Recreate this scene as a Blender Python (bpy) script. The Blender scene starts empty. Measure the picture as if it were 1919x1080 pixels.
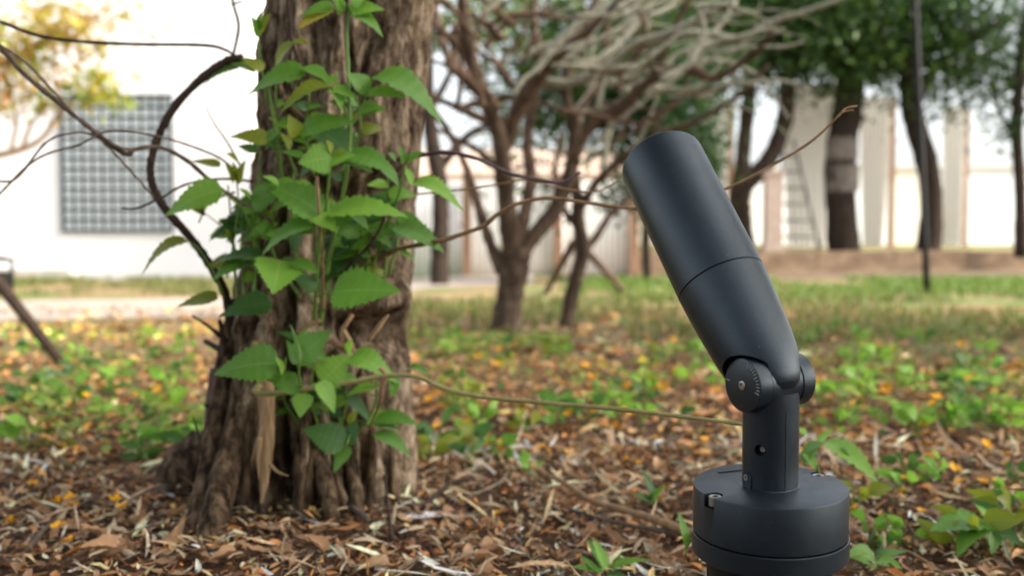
import bpy, bmesh, math, random
import numpy as np
from mathutils import Vector, Matrix, Quaternion

R = math.radians
rng = random.Random(7)
nrg = np.random.default_rng(7)
scene = bpy.context.scene
C = scene.collection

# ------------------------------------------------------------------ camera
CAM = Vector((0, 0, 0.5)); PITCH = math.atan(85 / 1866); F = 1866.0
cd = bpy.data.cameras.new('camera'); cam = bpy.data.objects.new('camera', cd); C.objects.link(cam)
cam.location = CAM; cam.rotation_euler = (math.pi / 2 - PITCH, 0, 0)
cd.sensor_width = 36; cd.lens = 35.0; cd.clip_start = 0.02; cd.clip_end = 500
cd.dof.use_dof = True; cd.dof.focus_distance = 1.05; cd.dof.aperture_fstop = 3.6
scene.camera = cam

# ------------------------------------------------------------------ sky, sun, exposure
SUN_EL, SUN_AZ = R(37), R(104)          # azimuth clockwise from +Y (from the right)
w = bpy.data.worlds.new('World'); scene.world = w; w.use_nodes = True
nt = w.node_tree; nt.nodes.clear()
sky = nt.nodes.new('ShaderNodeTexSky'); sky.sky_type = 'NISHITA'; sky.sun_disc = False
sky.sun_elevation = SUN_EL; sky.sun_rotation = SUN_AZ; sky.dust_density = 4.0; sky.air_density = 1.0; sky.ozone_density = 0.6
bg = nt.nodes.new('ShaderNodeBackground'); bg.inputs['Strength'].default_value = 0.15
wo = nt.nodes.new('ShaderNodeOutputWorld')
hs_ = nt.nodes.new('ShaderNodeHueSaturation'); hs_.inputs['Saturation'].default_value = 0.32   # thin cloud: a paler sky
nt.links.new(sky.outputs[0], hs_.inputs['Color']); nt.links.new(hs_.outputs[0], bg.inputs[0]); nt.links.new(bg.outputs[0], wo.inputs[0])
sl = bpy.data.lights.new('sun', 'SUN'); sl.energy = 2.2; sl.angle = R(12); sl.color = (1.0, 0.88, 0.72)
sun = bpy.data.objects.new('sun', sl); C.objects.link(sun)
sd = Vector((math.sin(SUN_AZ) * math.cos(SUN_EL), math.cos(SUN_AZ) * math.cos(SUN_EL), math.sin(SUN_EL)))
sun.rotation_euler = (-sd).to_track_quat('-Z', 'Y').to_euler(); sun.location = sd * 20
vs = scene.view_settings
vs.view_transform = 'Standard'; vs.look = 'None'; vs.gamma = 1; vs.use_curve_mapping = False
vs.exposure = 1.72
scene.cycles.use_denoising = True
scene.cycles.max_bounces = 6; scene.cycles.transparent_max_bounces = 6
scene.cycles.sample_clamp_indirect = 4

# ------------------------------------------------------------------ helpers
def ray(x, y):
    u = (x - 959.5) / F; v = (540 - y) / F
    return Vector((u, math.cos(PITCH) + v * math.sin(PITCH), -math.sin(PITCH) + v * math.cos(PITCH)))
def P(x, y, D):
    d = ray(x, y); return CAM + d * (D / d.y)
def G(x, y, z=0.0):
    d = ray(x, y); return CAM + d * ((z - CAM.z) / d.z)

def hash3(ix, iy, iz):
    n = (ix * 374761393 + iy * 668265263 + iz * 2147483647 + 1013904223) & 0xffffffff
    n = ((n ^ (n >> 13)) * 1274126177) & 0xffffffff
    n = (n ^ (n >> 16)) & 0xffffffff
    n = (n * 2246822519) & 0xffffffff
    n = n ^ (n >> 15)
    return (n & 0xffff) / 65535.0
def vnoise(x, y, z):
    x = np.asarray(x, float); y = np.asarray(y, float) + 0 * x; z = np.asarray(z, float) + 0 * x
    ix, iy, iz = (np.floor(a).astype(np.int64) for a in (x, y, z))
    fx, fy, fz = x - ix, y - iy, z - iz
    fx, fy, fz = (f * f * (3 - 2 * f) for f in (fx, fy, fz))
    r = 0
    for a in (0, 1):
        for b in (0, 1):
            for c in (0, 1):
                r = r + hash3(ix + a, iy + b, iz + c) * (fx if a else 1 - fx) * (fy if b else 1 - fy) * (fz if c else 1 - fz)
    return r
def fbm(x, y, z, o=4):
    s = 0; a = .5
    for i in range(o):
        s = s + a * (vnoise(x, y, z) - .5); a *= .5
        x = x * 2.03 + 7.1; y = y * 2.03 + 3.3; z = z * 2.03 + 1.7
    return s
def gz(x, y):
    x = np.asarray(x, float); y = np.asarray(y, float)
    near = np.exp(-((x - 0.0) ** 2 + (y - 2.0) ** 2) / 9.0)
    return (0.035 * np.exp(-((x + .38) ** 2 + (y - 1.9) ** 2) / .16)
            + near * (0.05 * fbm(x * 2.2, y * 2.2, 0 * x, 3) + 0.012 * fbm(x * 14, y * 14, 0 * x + 3, 3)))
def gzf(x, y): return float(gz(np.array([x]), np.array([y]))[0])

def link(name, me, mat=None, parent=None):
    o = bpy.data.objects.new(name, me); C.objects.link(o)
    if mat is not None and me is not None and not me.materials: me.materials.append(mat)
    if parent is not None: o.parent = parent
    return o
def tag(o, label, cat=None, group=None, kind=None):
    if label: o['label'] = label
    if cat: o['category'] = cat
    if group: o['group'] = group
    if kind: o['kind'] = kind
    return o
def empty(name, loc, label=None, cat=None, group=None):
    o = bpy.data.objects.new(name, None); C.objects.link(o); o.location = loc; o.empty_display_size = .05
    return tag(o, label, cat, group)
def mesh(name, v, f, smooth=True):
    me = bpy.data.meshes.new(name); me.from_pydata([tuple(p) for p in v], [], f); me.update()
    if smooth: me.polygons.foreach_set('use_smooth', [True] * len(me.polygons))
    return me
def np_mesh(name, V, Q, smooth=True):
    V = np.asarray(V, np.float32); Q = np.asarray(Q, np.int32)
    me = bpy.data.meshes.new(name); n = len(Q); k = Q.shape[1]
    me.vertices.add(len(V)); me.vertices.foreach_set('co', V.ravel())
    me.loops.add(n * k); me.loops.foreach_set('vertex_index', Q.ravel())
    me.polygons.add(n); me.polygons.foreach_set('loop_start', np.arange(0, n * k, k, dtype=np.int32))
    me.polygons.foreach_set('use_smooth', np.full(n, smooth, dtype=bool))
    me.update(calc_edges=True); return me
def vcol(me, cols):
    at = me.color_attributes.new('Col', 'FLOAT_COLOR', 'POINT')
    a = np.ones((len(cols), 4), np.float32); a[:, :3] = cols
    at.data.foreach_set('color', a.ravel())
def box(v, f, c, s, M=None):
    b = len(v)
    for dx, dy, dz in ((-1,-1,-1),(1,-1,-1),(1,1,-1),(-1,1,-1),(-1,-1,1),(1,-1,1),(1,1,1),(-1,1,1)):
        p = Vector((c[0] + dx * s[0] / 2, c[1] + dy * s[1] / 2, c[2] + dz * s[2] / 2))
        v.append(M @ p if M else p)
    f += [tuple(b + i for i in q) for q in ((0,3,2,1),(4,5,6,7),(0,1,5,4),(1,2,6,5),(2,3,7,6),(3,0,4,7))]
def box_mesh(name, *bs):
    v, f = [], []
    for c, s in bs: box(v, f, c, s)
    return mesh(name, v, f, False)
def spline(pts, n):
    """catmull-rom resample; pts tuples of any length"""
    A = np.array(pts, float); m = len(A)
    if m == 2: return [A[0] + (A[1] - A[0]) * i / n for i in range(n + 1)]
    out = []
    E = np.vstack([2 * A[0] - A[1], A, 2 * A[-1] - A[-2]])
    per = max(2, int(math.ceil(n / (m - 1))))
    for i in range(m - 1):
        p0, p1, p2, p3 = E[i:i + 4]
        for k in range(per):
            t = k / per
            out.append(.5 * ((2 * p1) + (-p0 + p2) * t + (2 * p0 - 5 * p1 + 4 * p2 - p3) * t * t + (-p0 + 3 * p1 - 3 * p2 + p3) * t ** 3))
    out.append(A[-1]); return out
def tube(pts, rad, n=16, sides=8, knob=0.0, v=None, f=None, seed=0):
    """pts: Vectors; rad: radii per control point. Returns verts, faces (capped, tapered, a little knobbly)."""
    if v is None: v, f = [], []
    S = spline([(p[0], p[1], p[2], r) for p, r in zip(pts, rad)], n)
    rr = random.Random(seed + len(pts)); b0 = len(v); up = None; m = len(S)
    for i, s in enumerate(S):
        p = Vector(s[:3]); a = Vector(S[max(0, i - 1)][:3]); c = Vector(S[min(m - 1, i + 1)][:3])
        t = (c - a).normalized() if (c - a).length > 1e-9 else Vector((0, 0, 1))
        if up is None:
            up = t.orthogonal().normalized()
        up = (up - t * up.dot(t)).normalized(); sd_ = t.cross(up)
        r = max(s[3], 1e-4) * (1 + knob * (rr.random() - .4))
        for k in range(sides):
            an = 2 * math.pi * k / sides
            q = r * (1 + knob * .5 * (rr.random() - .5))
            v.append(p + (up * math.cos(an) + sd_ * math.sin(an)) * q)
    for i in range(m - 1):
        for k in range(sides):
            a = b0 + i * sides + k; b = b0 + i * sides + (k + 1) % sides
            f.append((a, b, b + sides, a + sides))
    f.append(tuple(b0 + k for k in reversed(range(sides)))); f.append(tuple(b0 + (m - 1) * sides + k for k in range(sides)))
    return v, f
def lathe(prof, seg=64, name='lathe'):
    """prof: (r, z) from bottom to top; closed with caps where r>0 at the ends"""
    v, f = [], []
    for r, z in prof:
        for k in range(seg):
            a = 2 * math.pi * k / seg; v.append(Vector((r * math.cos(a), r * math.sin(a), z)))
    for i in range(len(prof) - 1):
        for k in range(seg):
            a = i * seg + k; b = i * seg + (k + 1) % seg
            f.append((a, b, b + seg, a + seg))
    f.append(tuple(reversed(range(seg)))); f.append(tuple((len(prof) - 1) * seg + k for k in range(seg)))
    return v, f
def sharp(me, ang=35):
    try: me.set_sharp_from_angle(angle=R(ang))
    except Exception: pass
    return me

# ------------------------------------------------------------------ materials
def M_(name, base, rough=.6, spec=.5, build=None, metal=0.0):
    m = bpy.data.materials.new(name); m.use_nodes = True; n = m.node_tree
    b = n.nodes['Principled BSDF']; b.inputs['Base Color'].default_value = (*base, 1)
    b.inputs['Roughness'].default_value = rough; b.inputs['Specular IOR Level'].default_value = spec; b.inputs['Metallic'].default_value = metal
    if build: build(n, b)
    return m
def N(n, t, **k):
    o = n.nodes.new(t)
    for a, b in k.items():
        if a in o.inputs: o.inputs[a].default_value = b
        else: setattr(o, a, b)
    return o
def ramp(n, stops):
    r = n.nodes.new('ShaderNodeValToRGB'); e = r.color_ramp.elements
    while len(e) < len(stops): e.new(.5)
    for x, (p, c) in zip(e, stops): x.position = p; x.color = (*c, 1)
    return r
def noisy(name, stops, scale=8, stretch=(1, 1, 1), rough=.8, spec=.3, bump=.3, bdist=.01, detail=6, bscale=None, coord='Object'):
    def bld(n, b):
        tc = N(n, 'ShaderNodeTexCoord'); mp = N(n, 'ShaderNodeMapping'); mp.inputs['Scale'].default_value = stretch
        n.links.new(tc.outputs[coord], mp.inputs[0])
        no = N(n, 'ShaderNodeTexNoise', Scale=scale, Detail=detail, Roughness=.65)
        n.links.new(mp.outputs[0], no.inputs['Vector'])
        r = ramp(n, stops); n.links.new(no.outputs['Fac'], r.inputs[0]); n.links.new(r.outputs[0], b.inputs['Base Color'])
        if bump:
            n2 = N(n, 'ShaderNodeTexNoise', Scale=bscale or scale * 2.5, Detail=8, Roughness=.7); n.links.new(mp.outputs[0], n2.inputs['Vector'])
            bm = N(n, 'ShaderNodeBump', Strength=bump, Distance=bdist); n.links.new(n2.outputs['Fac'], bm.inputs['Height']); n.links.new(bm.outputs[0], b.inputs['Normal'])
    return M_(name, stops[0][1], rough, spec, bld)
def vcol_mat(name, rough=.8, spec=.2, trans=0.0):
    def bld(n, b):
        a = N(n, 'ShaderNodeVertexColor'); a.layer_name = 'Col'
        tc = N(n, 'ShaderNodeTexCoord'); no = N(n, 'ShaderNodeTexNoise', Scale=130.0, Detail=5); n.links.new(tc.outputs['Object'], no.inputs['Vector'])
        mx = N(n, 'ShaderNodeMix', data_type='RGBA', blend_type='MULTIPLY'); mx.inputs[0].default_value = .55
        r = ramp(n, [(.3, (.45, .42, .4)), (.65, (1.25, 1.25, 1.25))]); n.links.new(no.outputs['Fac'], r.inputs[0])
        n.links.new(a.outputs[0], mx.inputs[6]); n.links.new(r.outputs[0], mx.inputs[7]); n.links.new(mx.outputs[2], b.inputs['Base Color'])
        if trans:
            t = N(n, 'ShaderNodeBsdfTranslucent'); n.links.new(mx.outputs[2], t.inputs[0])
            ms = N(n, 'ShaderNodeMixShader'); ms.inputs[0].default_value = trans
            n.links.new(b.outputs[0], ms.inputs[1]); n.links.new(t.outputs[0], ms.inputs[2]); n.links.new(ms.outputs[0], n.nodes['Material Output'].inputs[0])
    return M_(name, (.3, .2, .1), rough, spec, bld)
def leaf_mat(name, c0, c1, vein, rough=.45, trans=.36, tcol=None):
    def bld(n, b):
        uv = N(n, 'ShaderNodeUVMap'); sp = N(n, 'ShaderNodeSeparateXYZ'); n.links.new(uv.outputs[0], sp.inputs[0])
        def math_(op, a, bb=None):
            o = N(n, 'ShaderNodeMath', operation=op)
            for i, x in enumerate((a, bb)):
                if x is None: continue
                if isinstance(x, (int, float)): o.inputs[i].default_value = x
                else: n.links.new(x, o.inputs[i])
            return o.outputs[0]
        side = math_('ABSOLUTE', math_('SUBTRACT', sp.outputs[1], .5))
        ph = math_('FRACT', math_('MULTIPLY', math_('SUBTRACT', sp.outputs[0], math_('MULTIPLY', side, .55)), 9.0))
        sv = math_('LESS_THAN', math_('ABSOLUTE', math_('SUBTRACT', ph, .5)), .06)
        mid = math_('LESS_THAN', side, .022)
        vv = math_('MAXIMUM', mid, math_('MULTIPLY', sv, .45))
        tc = N(n, 'ShaderNodeTexCoord'); no = N(n, 'ShaderNodeTexNoise', Scale=3.0, Detail=4); n.links.new(tc.outputs['Object'], no.inputs['Vector'])
        oi = N(n, 'ShaderNodeObjectInfo')
        fac = math_('ADD', math_('MULTIPLY', no.outputs['Fac'], .7), math_('SUBTRACT', math_('MULTIPLY', oi.outputs['Random'], .7), .2))
        mx = N(n, 'ShaderNodeMix', data_type='RGBA'); n.links.new(fac, mx.inputs[0]); mx.clamp_factor = True
        mx.inputs[6].default_value = (*c0, 1); mx.inputs[7].default_value = (*c1, 1)
        m2 = N(n, 'ShaderNodeMix', data_type='RGBA'); n.links.new(math_('MULTIPLY', vv, .6), m2.inputs[0]); n.links.new(mx.outputs[2], m2.inputs[6]); m2.inputs[7].default_value = (*vein, 1)
        ns = N(n, 'ShaderNodeTexNoise', Scale=7.0, Detail=6, Roughness=.7); ns.noise_dimensions = '4D'; n.links.new(tc.outputs['Object'], ns.inputs['Vector']); n.links.new(math_('MULTIPLY', oi.outputs['Random'], 40.0), ns.inputs['W'])
        rs = ramp(n, [(.64, (0, 0, 0)), (.70, (.75, .75, .75))]); n.links.new(ns.outputs['Fac'], rs.inputs[0])
        m3 = N(n, 'ShaderNodeMix', data_type='RGBA'); n.links.new(rs.outputs[0], m3.inputs[0]); n.links.new(m2.outputs[2], m3.inputs[6]); m3.inputs[7].default_value = (.16, .11, .03, 1)
        n.links.new(m3.outputs[2], b.inputs['Base Color'])
        bm = N(n, 'ShaderNodeBump', Strength=.35, Distance=.002); n.links.new(vv, bm.inputs['Height']); bm.invert = True; n.links.new(bm.outputs[0], b.inputs['Normal'])
        t = N(n, 'ShaderNodeBsdfTranslucent'); t.inputs[0].default_value = (*(tcol or tuple(min(1, k * 1.6) for k in c1)), 1)
        ms = N(n, 'ShaderNodeMixShader'); ms.inputs[0].default_value = trans
        n.links.new(b.outputs[0], ms.inputs[1]); n.links.new(t.outputs[0], ms.inputs[2]); n.links.new(ms.outputs[0], n.nodes['Material Output'].inputs[0])
    return M_(name, c0, rough, .4, bld)

def lampbuild(n, b):
    tc = N(n, 'ShaderNodeTexCoord'); no = N(n, 'ShaderNodeTexNoise', Scale=900.0, Detail=3); n.links.new(tc.outputs['Object'], no.inputs['Vector'])
    bm = N(n, 'ShaderNodeBump', Strength=.30, Distance=.0006); n.links.new(no.outputs['Fac'], bm.inputs['Height']); n.links.new(bm.outputs[0], b.inputs['Normal'])
    n2 = N(n, 'ShaderNodeTexNoise', Scale=35.0, Detail=6); n.links.new(tc.outputs['Object'], n2.inputs['Vector'])
    r = ramp(n, [(.3, (.35, .35, .35)), (.7, (.45, .45, .45))]); n.links.new(n2.outputs['Fac'], r.inputs[0]); n.links.new(r.outputs[0], b.inputs['Roughness'])
    n3 = N(n, 'ShaderNodeTexNoise', Scale=420.0, Detail=2); n.links.new(tc.outputs['Object'], n3.inputs['Vector'])
    r3 = ramp(n, [(.72, (.0042, .0080, .0130)), (.79, (.09, .085, .08))]); n.links.new(n3.outputs['Fac'], r3.inputs[0])
    ge = N(n, 'ShaderNodeNewGeometry'); sp = N(n, 'ShaderNodeSeparateXYZ'); n.links.new(ge.outputs['Normal'], sp.inputs[0])   # thin settled dust, thicker on upward faces
    n4 = N(n, 'ShaderNodeTexNoise', Scale=60.0, Detail=7, Roughness=.75); n.links.new(tc.outputs['Object'], n4.inputs['Vector'])
    r4 = ramp(n, [(.45, (0, 0, 0)), (.75, (.07, .07, .07))]); n.links.new(n4.outputs['Fac'], r4.inputs[0])
    mr = N(n, 'ShaderNodeMapRange'); mr.inputs[1].default_value = -.2; mr.inputs[2].default_value = 1; mr.inputs[3].default_value = .25; mr.inputs[4].default_value = 1; n.links.new(sp.outputs[2], mr.inputs[0])
    ml = N(n, 'ShaderNodeMath', operation='MULTIPLY'); n.links.new(r4.outputs[0], ml.inputs[0]); n.links.new(mr.outputs[0], ml.inputs[1])
    md = N(n, 'ShaderNodeMix', data_type='RGBA'); n.links.new(ml.outputs[0], md.inputs[0]); n.links.new(r3.outputs[0], md.inputs[6]); md.inputs[7].default_value = (.16, .13, .10, 1)
    n.links.new(md.outputs[2], b.inputs['Base Color'])
MAT = {}
MAT['powder'] = M_('powder_coat', (.02, .024, .029), .4, .6, lampbuild)
MAT['powder'].node_tree.nodes['Principled BSDF'].inputs['Specular Tint'].default_value = (.76, .91, 1.0, 1)
MAT['wear'] = M_('worn_edge_metal', (.12, .12, .125), .45, .5)
MAT['black'] = M_('black_plastic', (.005, .005, .0055), .6, .25)
MAT['steel'] = noisy('screw_steel', [(.3, (.25, .23, .2)), (.7, (.42, .4, .36))], 300, rough=.4, bump=0)
MAT['steel'].node_tree.nodes['Principled BSDF'].inputs['Metallic'].default_value = .8
MAT['tick'] = M_('tick_mark_paint', (.30, .25, .19), .6)
def barkbuild(n, b):
    tc = N(n, 'ShaderNodeTexCoord')
    def nz(sc, st, det=8, rg=.7):
        mp = N(n, 'ShaderNodeMapping'); mp.inputs['Scale'].default_value = st; n.links.new(tc.outputs['Object'], mp.inputs[0])
        o = N(n, 'ShaderNodeTexNoise', Scale=sc, Detail=det, Roughness=rg); n.links.new(mp.outputs[0], o.inputs['Vector']); return o
    a = nz(48, (1, 1, .40), 9, .75); c = nz(7, (2.2, 2.2, .5), 5); d = nz(150, (1, 1, .5), 6)
    r1 = ramp(n, [(.34, (.03, .021, .016)), (.44, (.13, .09, .06)), (.52, (.32, .245, .17)), (.63, (.62, .51, .385))]); n.links.new(a.outputs['Fac'], r1.inputs[0])
    r2 = ramp(n, [(.33, (.28, .24, .22)), (.55, (.9, .86, .82)), (.7, (1.25, 1.2, 1.15))]); n.links.new(c.outputs['Fac'], r2.inputs[0])
    mx = N(n, 'ShaderNodeMix', data_type='RGBA', blend_type='MULTIPLY'); mx.inputs[0].default_value = 1; n.links.new(r1.outputs[0], mx.inputs[6]); n.links.new(r2.outputs[0], mx.inputs[7])
    n.links.new(mx.outputs[2], b.inputs['Base Color'])
    ad = N(n, 'ShaderNodeMath', operation='MULTIPLY_ADD'); n.links.new(d.outputs['Fac'], ad.inputs[0]); ad.inputs[1].default_value = .4; n.links.new(a.outputs['Fac'], ad.inputs[2])
    bm = N(n, 'ShaderNodeBump', Strength=1.0, Distance=.014); n.links.new(ad.outputs[0], bm.inputs['Height']); n.links.new(bm.outputs[0], b.inputs['Normal'])
MAT['bark'] = M_('stump_bark', (.15, .1, .07), .92, .12, barkbuild)
MAT['bark_warm'] = noisy('root_bark', [(.38, (.018, .012, .008)), (.48, (.07, .045, .027)), (.64, (.21, .145, .09))], 60, (1, 1, .3), .92, .12, 1.0, .008, 9, 130)
MAT['strip'] = noisy('splintered_wood', [(.3, (.20, .12, .06)), (.7, (.42, .29, .17))], 40, (3, 3, .3), .85, .15, .5, .003)
MAT['vine_dark'] = noisy('dark_vine', [(.3, (.018, .011, .008)), (.7, (.065, .042, .03))], 60, (1, 1, 1), .8, .2, .6, .003)
MAT['vine_grey'] = noisy('grey_vine', [(.3, (.05, .036, .027)), (.7, (.16, .12, .09))], 60, (1, 1, 1), .8, .2, .6, .003)
MAT['vine_tan'] = noisy('tan_twig', [(.3, (.16, .09, .045)), (.7, (.38, .24, .13))], 60, (1, 1, 1), .75, .25, .5, .002)
MAT['vine_purple'] = noisy('purple_twig', [(.3, (.05, .03, .035)), (.7, (.13, .09, .10))], 60, (1, 1, 1), .7, .25, .4, .002)
MAT['vine_green'] = noisy('green_twig', [(.3, (.20, .19, .06)), (.7, (.38, .32, .13))], 40, (1, 1, 1), .6, .3, .4, .002)
MAT['stem'] = noisy('green_stem', [(.3, (.10, .19, .03)), (.7, (.18, .30, .06))], 40, (1, 1, 1), .5, .35, .2, .001)
MAT['leaf'] = leaf_mat('leaf_green', (.065, .165, .018), (.115, .26, .03), (.2, .34, .08))
MAT['leaf_bright'] = leaf_mat('leaf_fresh_green', (.12, .27, .03), (.20, .38, .045), (.3, .46, .12))
MAT['leaf_dark'] = leaf_mat('leaf_dark_green', (.03, .09, .016), (.055, .135, .026), (.08, .18, .06))
MAT['leaf_olive'] = leaf_mat('leaf_olive', (.12, .155, .012), (.20, .24, .022), (.22, .28, .07))
MAT['leaf_yellow'] = leaf_mat('leaf_yellow', (.42, .26, .02), (.38, .33, .04), (.5, .4, .12))
MAT['dry'] = leaf_mat('dry_leaf_brown', (.19, .09, .04), (.42, .25, .13), (.42, .28, .16), .75, .1)
MAT['chip'] = noisy('wood_chip', [(.3, (.28, .19, .11)), (.7, (.55, .44, .31))], 60, (1, 1, 1), .85, .15, .4, .002)
MAT['petal'] = M_('yellow_petal', (.75, .36, .01), .55, .3)
MAT['litter'] = vcol_mat('leaf_litter')
MAT['green_v'] = vcol_mat('greenery', .5, .3, .35)

# ------------------------------------------------------------------ setting: ground, path, terrace
def ground_mat():
    def bld(n, b):
        tc = N(n, 'ShaderNodeTexCoord')
        n1 = N(n, 'ShaderNodeTexNoise', Scale=18.0, Detail=8, Roughness=.75); n.links.new(tc.outputs['Object'], n1.inputs['Vector'])
        soil = ramp(n, [(.25, (.02, .012, .008)), (.5, (.075, .042, .025)), (.75, (.20, .125, .075))]); n.links.new(n1.outputs['Fac'], soil.inputs[0])
        n2 = N(n, 'ShaderNodeTexNoise', Scale=.9, Detail=5, Roughness=.6); n.links.new(tc.outputs['Object'], n2.inputs['Vector'])
        tan = ramp(n, [(.3, (.20, .13, .075)), (.7, (.36, .25, .15))]); n.links.new(n1.outputs['Fac'], tan.inputs[0])
        sp = N(n, 'ShaderNodeSeparateXYZ'); n.links.new(tc.outputs['Object'], sp.inputs[0])
        mr = N(n, 'ShaderNodeMapRange'); mr.inputs[1].default_value = 3.0; mr.inputs[2].default_value = 6.5; n.links.new(sp.outputs[1], mr.inputs[0])
        mx = N(n, 'ShaderNodeMix', data_type='RGBA'); n.links.new(mr.outputs[0], mx.inputs[0]); n.links.new(soil.outputs[0], mx.inputs[6]); n.links.new(tan.outputs[0], mx.inputs[7])
        gr = ramp(n, [(.45, (0, 0, 0)), (.6, (1, 1, 1))]); n.links.new(n2.outputs['Fac'], gr.inputs[0])
        ml = N(n, 'ShaderNodeMath', operation='MULTIPLY'); n.links.new(gr.outputs[0], ml.inputs[0]); n.links.new(mr.outputs[0], ml.inputs[1])
        m2 = N(n, 'ShaderNodeMix', data_type='RGBA'); n.links.new(ml.outputs[0], m2.inputs[0]); n.links.new(mx.outputs[2], m2.inputs[6]); m2.inputs[7].default_value = (.12, .17, .05, 1)
        n.links.new(m2.outputs[2], b.inputs['Base Color'])
        bm = N(n, 'ShaderNodeBump', Strength=.8, Distance=.02); n.links.new(n1.outputs['Fac'], bm.inputs['Height']); n.links.new(bm.outputs[0], b.inputs['Normal'])
    return M_('soil', (.15, .09, .05), .95, .1, bld)
xs = np.concatenate([[-150, -60, -25, -12, -7], np.linspace(-4, 4, 130), [7, 12, 25, 60, 150]])
ys = np.concatenate([[-20, -4], np.linspace(-1, 6, 120), [7, 8.5, 10, 12, 14, 17, 22, 30, 60, 200]])
X, Y = np.meshgrid(xs, ys); Z = gz(X, Y)
idx = np.arange(X.size).reshape(X.shape)
Q = np.stack([idx[:-1, :-1], idx[:-1, 1:], idx[1:, 1:], idx[1:, :-1]], -1).reshape(-1, 4)
tag(link('ground', np_mesh('ground', np.stack([X, Y, Z], -1).reshape(-1, 3), Q), ground_mat()), 'brown soil ground covered with leaf litter', None, None, 'structure')

MAT['path'] = noisy('path_concrete', [(.3, (.24, .21, .18)), (.7, (.38, .34, .29))], 3, bump=.3, bdist=.01, rough=.9)
pl = [G(-600, 612), G(0, 604), G(420, 594), G(800, 541), G(1000, 533), G(1000, 517), G(800, 519), G(420, 560), G(0, 566), G(-600, 572)]
v = [(p.x, p.y, .008) for p in pl]
tag(link('path', mesh('path', v, [(0, 1, 8, 9), (1, 2, 7, 8), (2, 3, 6, 7), (3, 4, 5, 6)], False), MAT['path']), 'grey concrete path', None, None, 'structure')

MAT['kerb'] = noisy('kerb_concrete', [(.3, (.075, .048, .03)), (.5, (.13, .088, .055)), (.7, (.20, .14, .09))], 3, (1, 1, 2), bump=.4, bdist=.02, rough=.9)
MAT['terrace'] = noisy('terrace_soil', [(.35, (.17, .12, .06)), (.55, (.2, .2, .07)), (.7, (.27, .2, .12))], 1.5, bump=.6, bdist=.04, rough=.95)
de = [G(1040, 528), G(1500, 524), G(2600, 520), G(2600, 499.5), G(1500, 511.5), G(1040, 516.5)]
tag(link('earth_strip', mesh('earth_strip', [(p.x, p.y, .006) for p in de], [(0, 1, 4, 5), (1, 2, 3, 4)], False), MAT['kerb']), 'bare brown earth strip before the retaining wall', None, None, 'structure')
# terrace front edge runs from far-left to nearer right
ta, tb = G(1040, 516), G(2600, 499)
def tline(t): return ta + (tb - ta) * t
kb = empty('retaining_kerb', (tline(.3).x, tline(.3).y, 0), 'low brown concrete retaining wall edging the raised bed', 'wall')
nseg = 12; dirv = (tb - ta).normalized(); nrm = Vector((-dirv.y, dirv.x, 0)); L = (tb - ta).length / nseg
for i in range(nseg):
    p = ta + dirv * (L * (i + .5)); hgt = .36 + .012 * math.sin(i * 2.1)
    me = box_mesh('kerb_block', ((0, 0, hgt / 2 - .02), (L - .015, .25, hgt + .04)))
    o = link('kerb_block', me, MAT['kerb'], kb); o.location = p - kb.location + nrm * .125; o.location.z = 0; o.rotation_euler = (0, 0, math.atan2(dirv.y, dirv.x) + .003 * (i % 3 - 1))
v, f = [], []
cols = 30; rows = [0.25, 2, 5, 9, 20, 60]
for j, r_ in enumerate(rows):
    for i in range(cols + 1):
        p = ta + dirv * ((tb - ta).length * (i / cols * 1.3 - .02)) + nrm * r_
        v.append((p.x, p.y, .28 + min(r_, 9) * .022 + .03 * math.sin(i * 1.7 + j)))
for j in range(len(rows) - 1):
    for i in range(cols): a = j * (cols + 1) + i; f.append((a, a + 1, a + cols + 2, a + cols + 1))
tag(link('terrace_ground', mesh('terrace', v, f), MAT['terrace']), 'raised bed of dry soil behind the kerb', None, None, 'structure')
def TZ(D): return .30 + .022 * max(0, min(D - 17.5, 9))

# ------------------------------------------------------------------ buildings and far structures
MAT['white'] = noisy('white_render', [(.3, (.72, .72, .73)), (.7, (.80, .80, .81))], 1.2, bump=.1, bdist=.005, rough=.85)
MAT['glass'] = M_('frosted_glass', (.80, .87, .90), .35, .5)
MAT['grille'] = M_('grille_paint', (.012, .026, .036), .5)
MAT['brick'] = noisy('brick_wall', [(.3, (.42, .19, .10)), (.7, (.58, .31, .19))], 4, bump=.2, rough=.9)
MAT['cream'] = noisy('cream_render', [(.3, (.62, .56, .47)), (.7, (.75, .70, .62))], 1.2, bump=.1, rough=.85)
MAT['plinth'] = noisy('plinth_concrete', [(.3, (.45, .43, .39)), (.7, (.6, .58, .54))], 5, bump=.3, rough=.9)

WD = 13.2
bl = empty('white_building', (P(200, 520, WD).x, WD, 0), 'plain white rendered building with one square-grid window', 'building')
ox, oy = bl.location.x, bl.location.y
x0, x1 = P(-900, 500, WD).x - ox, P(472, 500, WD).x - ox
wz0, wz1 = P(200, 431, WD).z, P(200, 181, WD).z; wx0, wx1 = P(119, 300, WD).x - ox, P(321, 300, WD).x - ox
H = 6.0; dp = 5.0
v, f = [], []
for (a, b, c, d) in ((x0, wx0, -.1, H), (wx1, x1, -.1, H), (wx0, wx1, -.1, wz0), (wx0, wx1, wz1, H)):
    box(v, f, ((a + b) / 2, .15, (c + d) / 2), (b - a, .3, d - c))
box(v, f, ((x0 + x1) / 2, dp, H / 2), (x1 - x0, .3, H)); box(v, f, (x1 - .15, dp / 2 + .07, H / 2), (.3, dp - .45, H - .02)); box(v, f, (x0 + .15, dp / 2 + .07, H / 2), (.3, dp - .45, H - .02))
link('wall', mesh('wall', v, f, False), MAT['white'], bl)
link('roof', box_mesh('roof', (((x0 + x1) / 2, dp / 2, H + .11), (x1 - x0 + .4, dp + .6, .2))), MAT['plinth'], bl)
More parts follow.
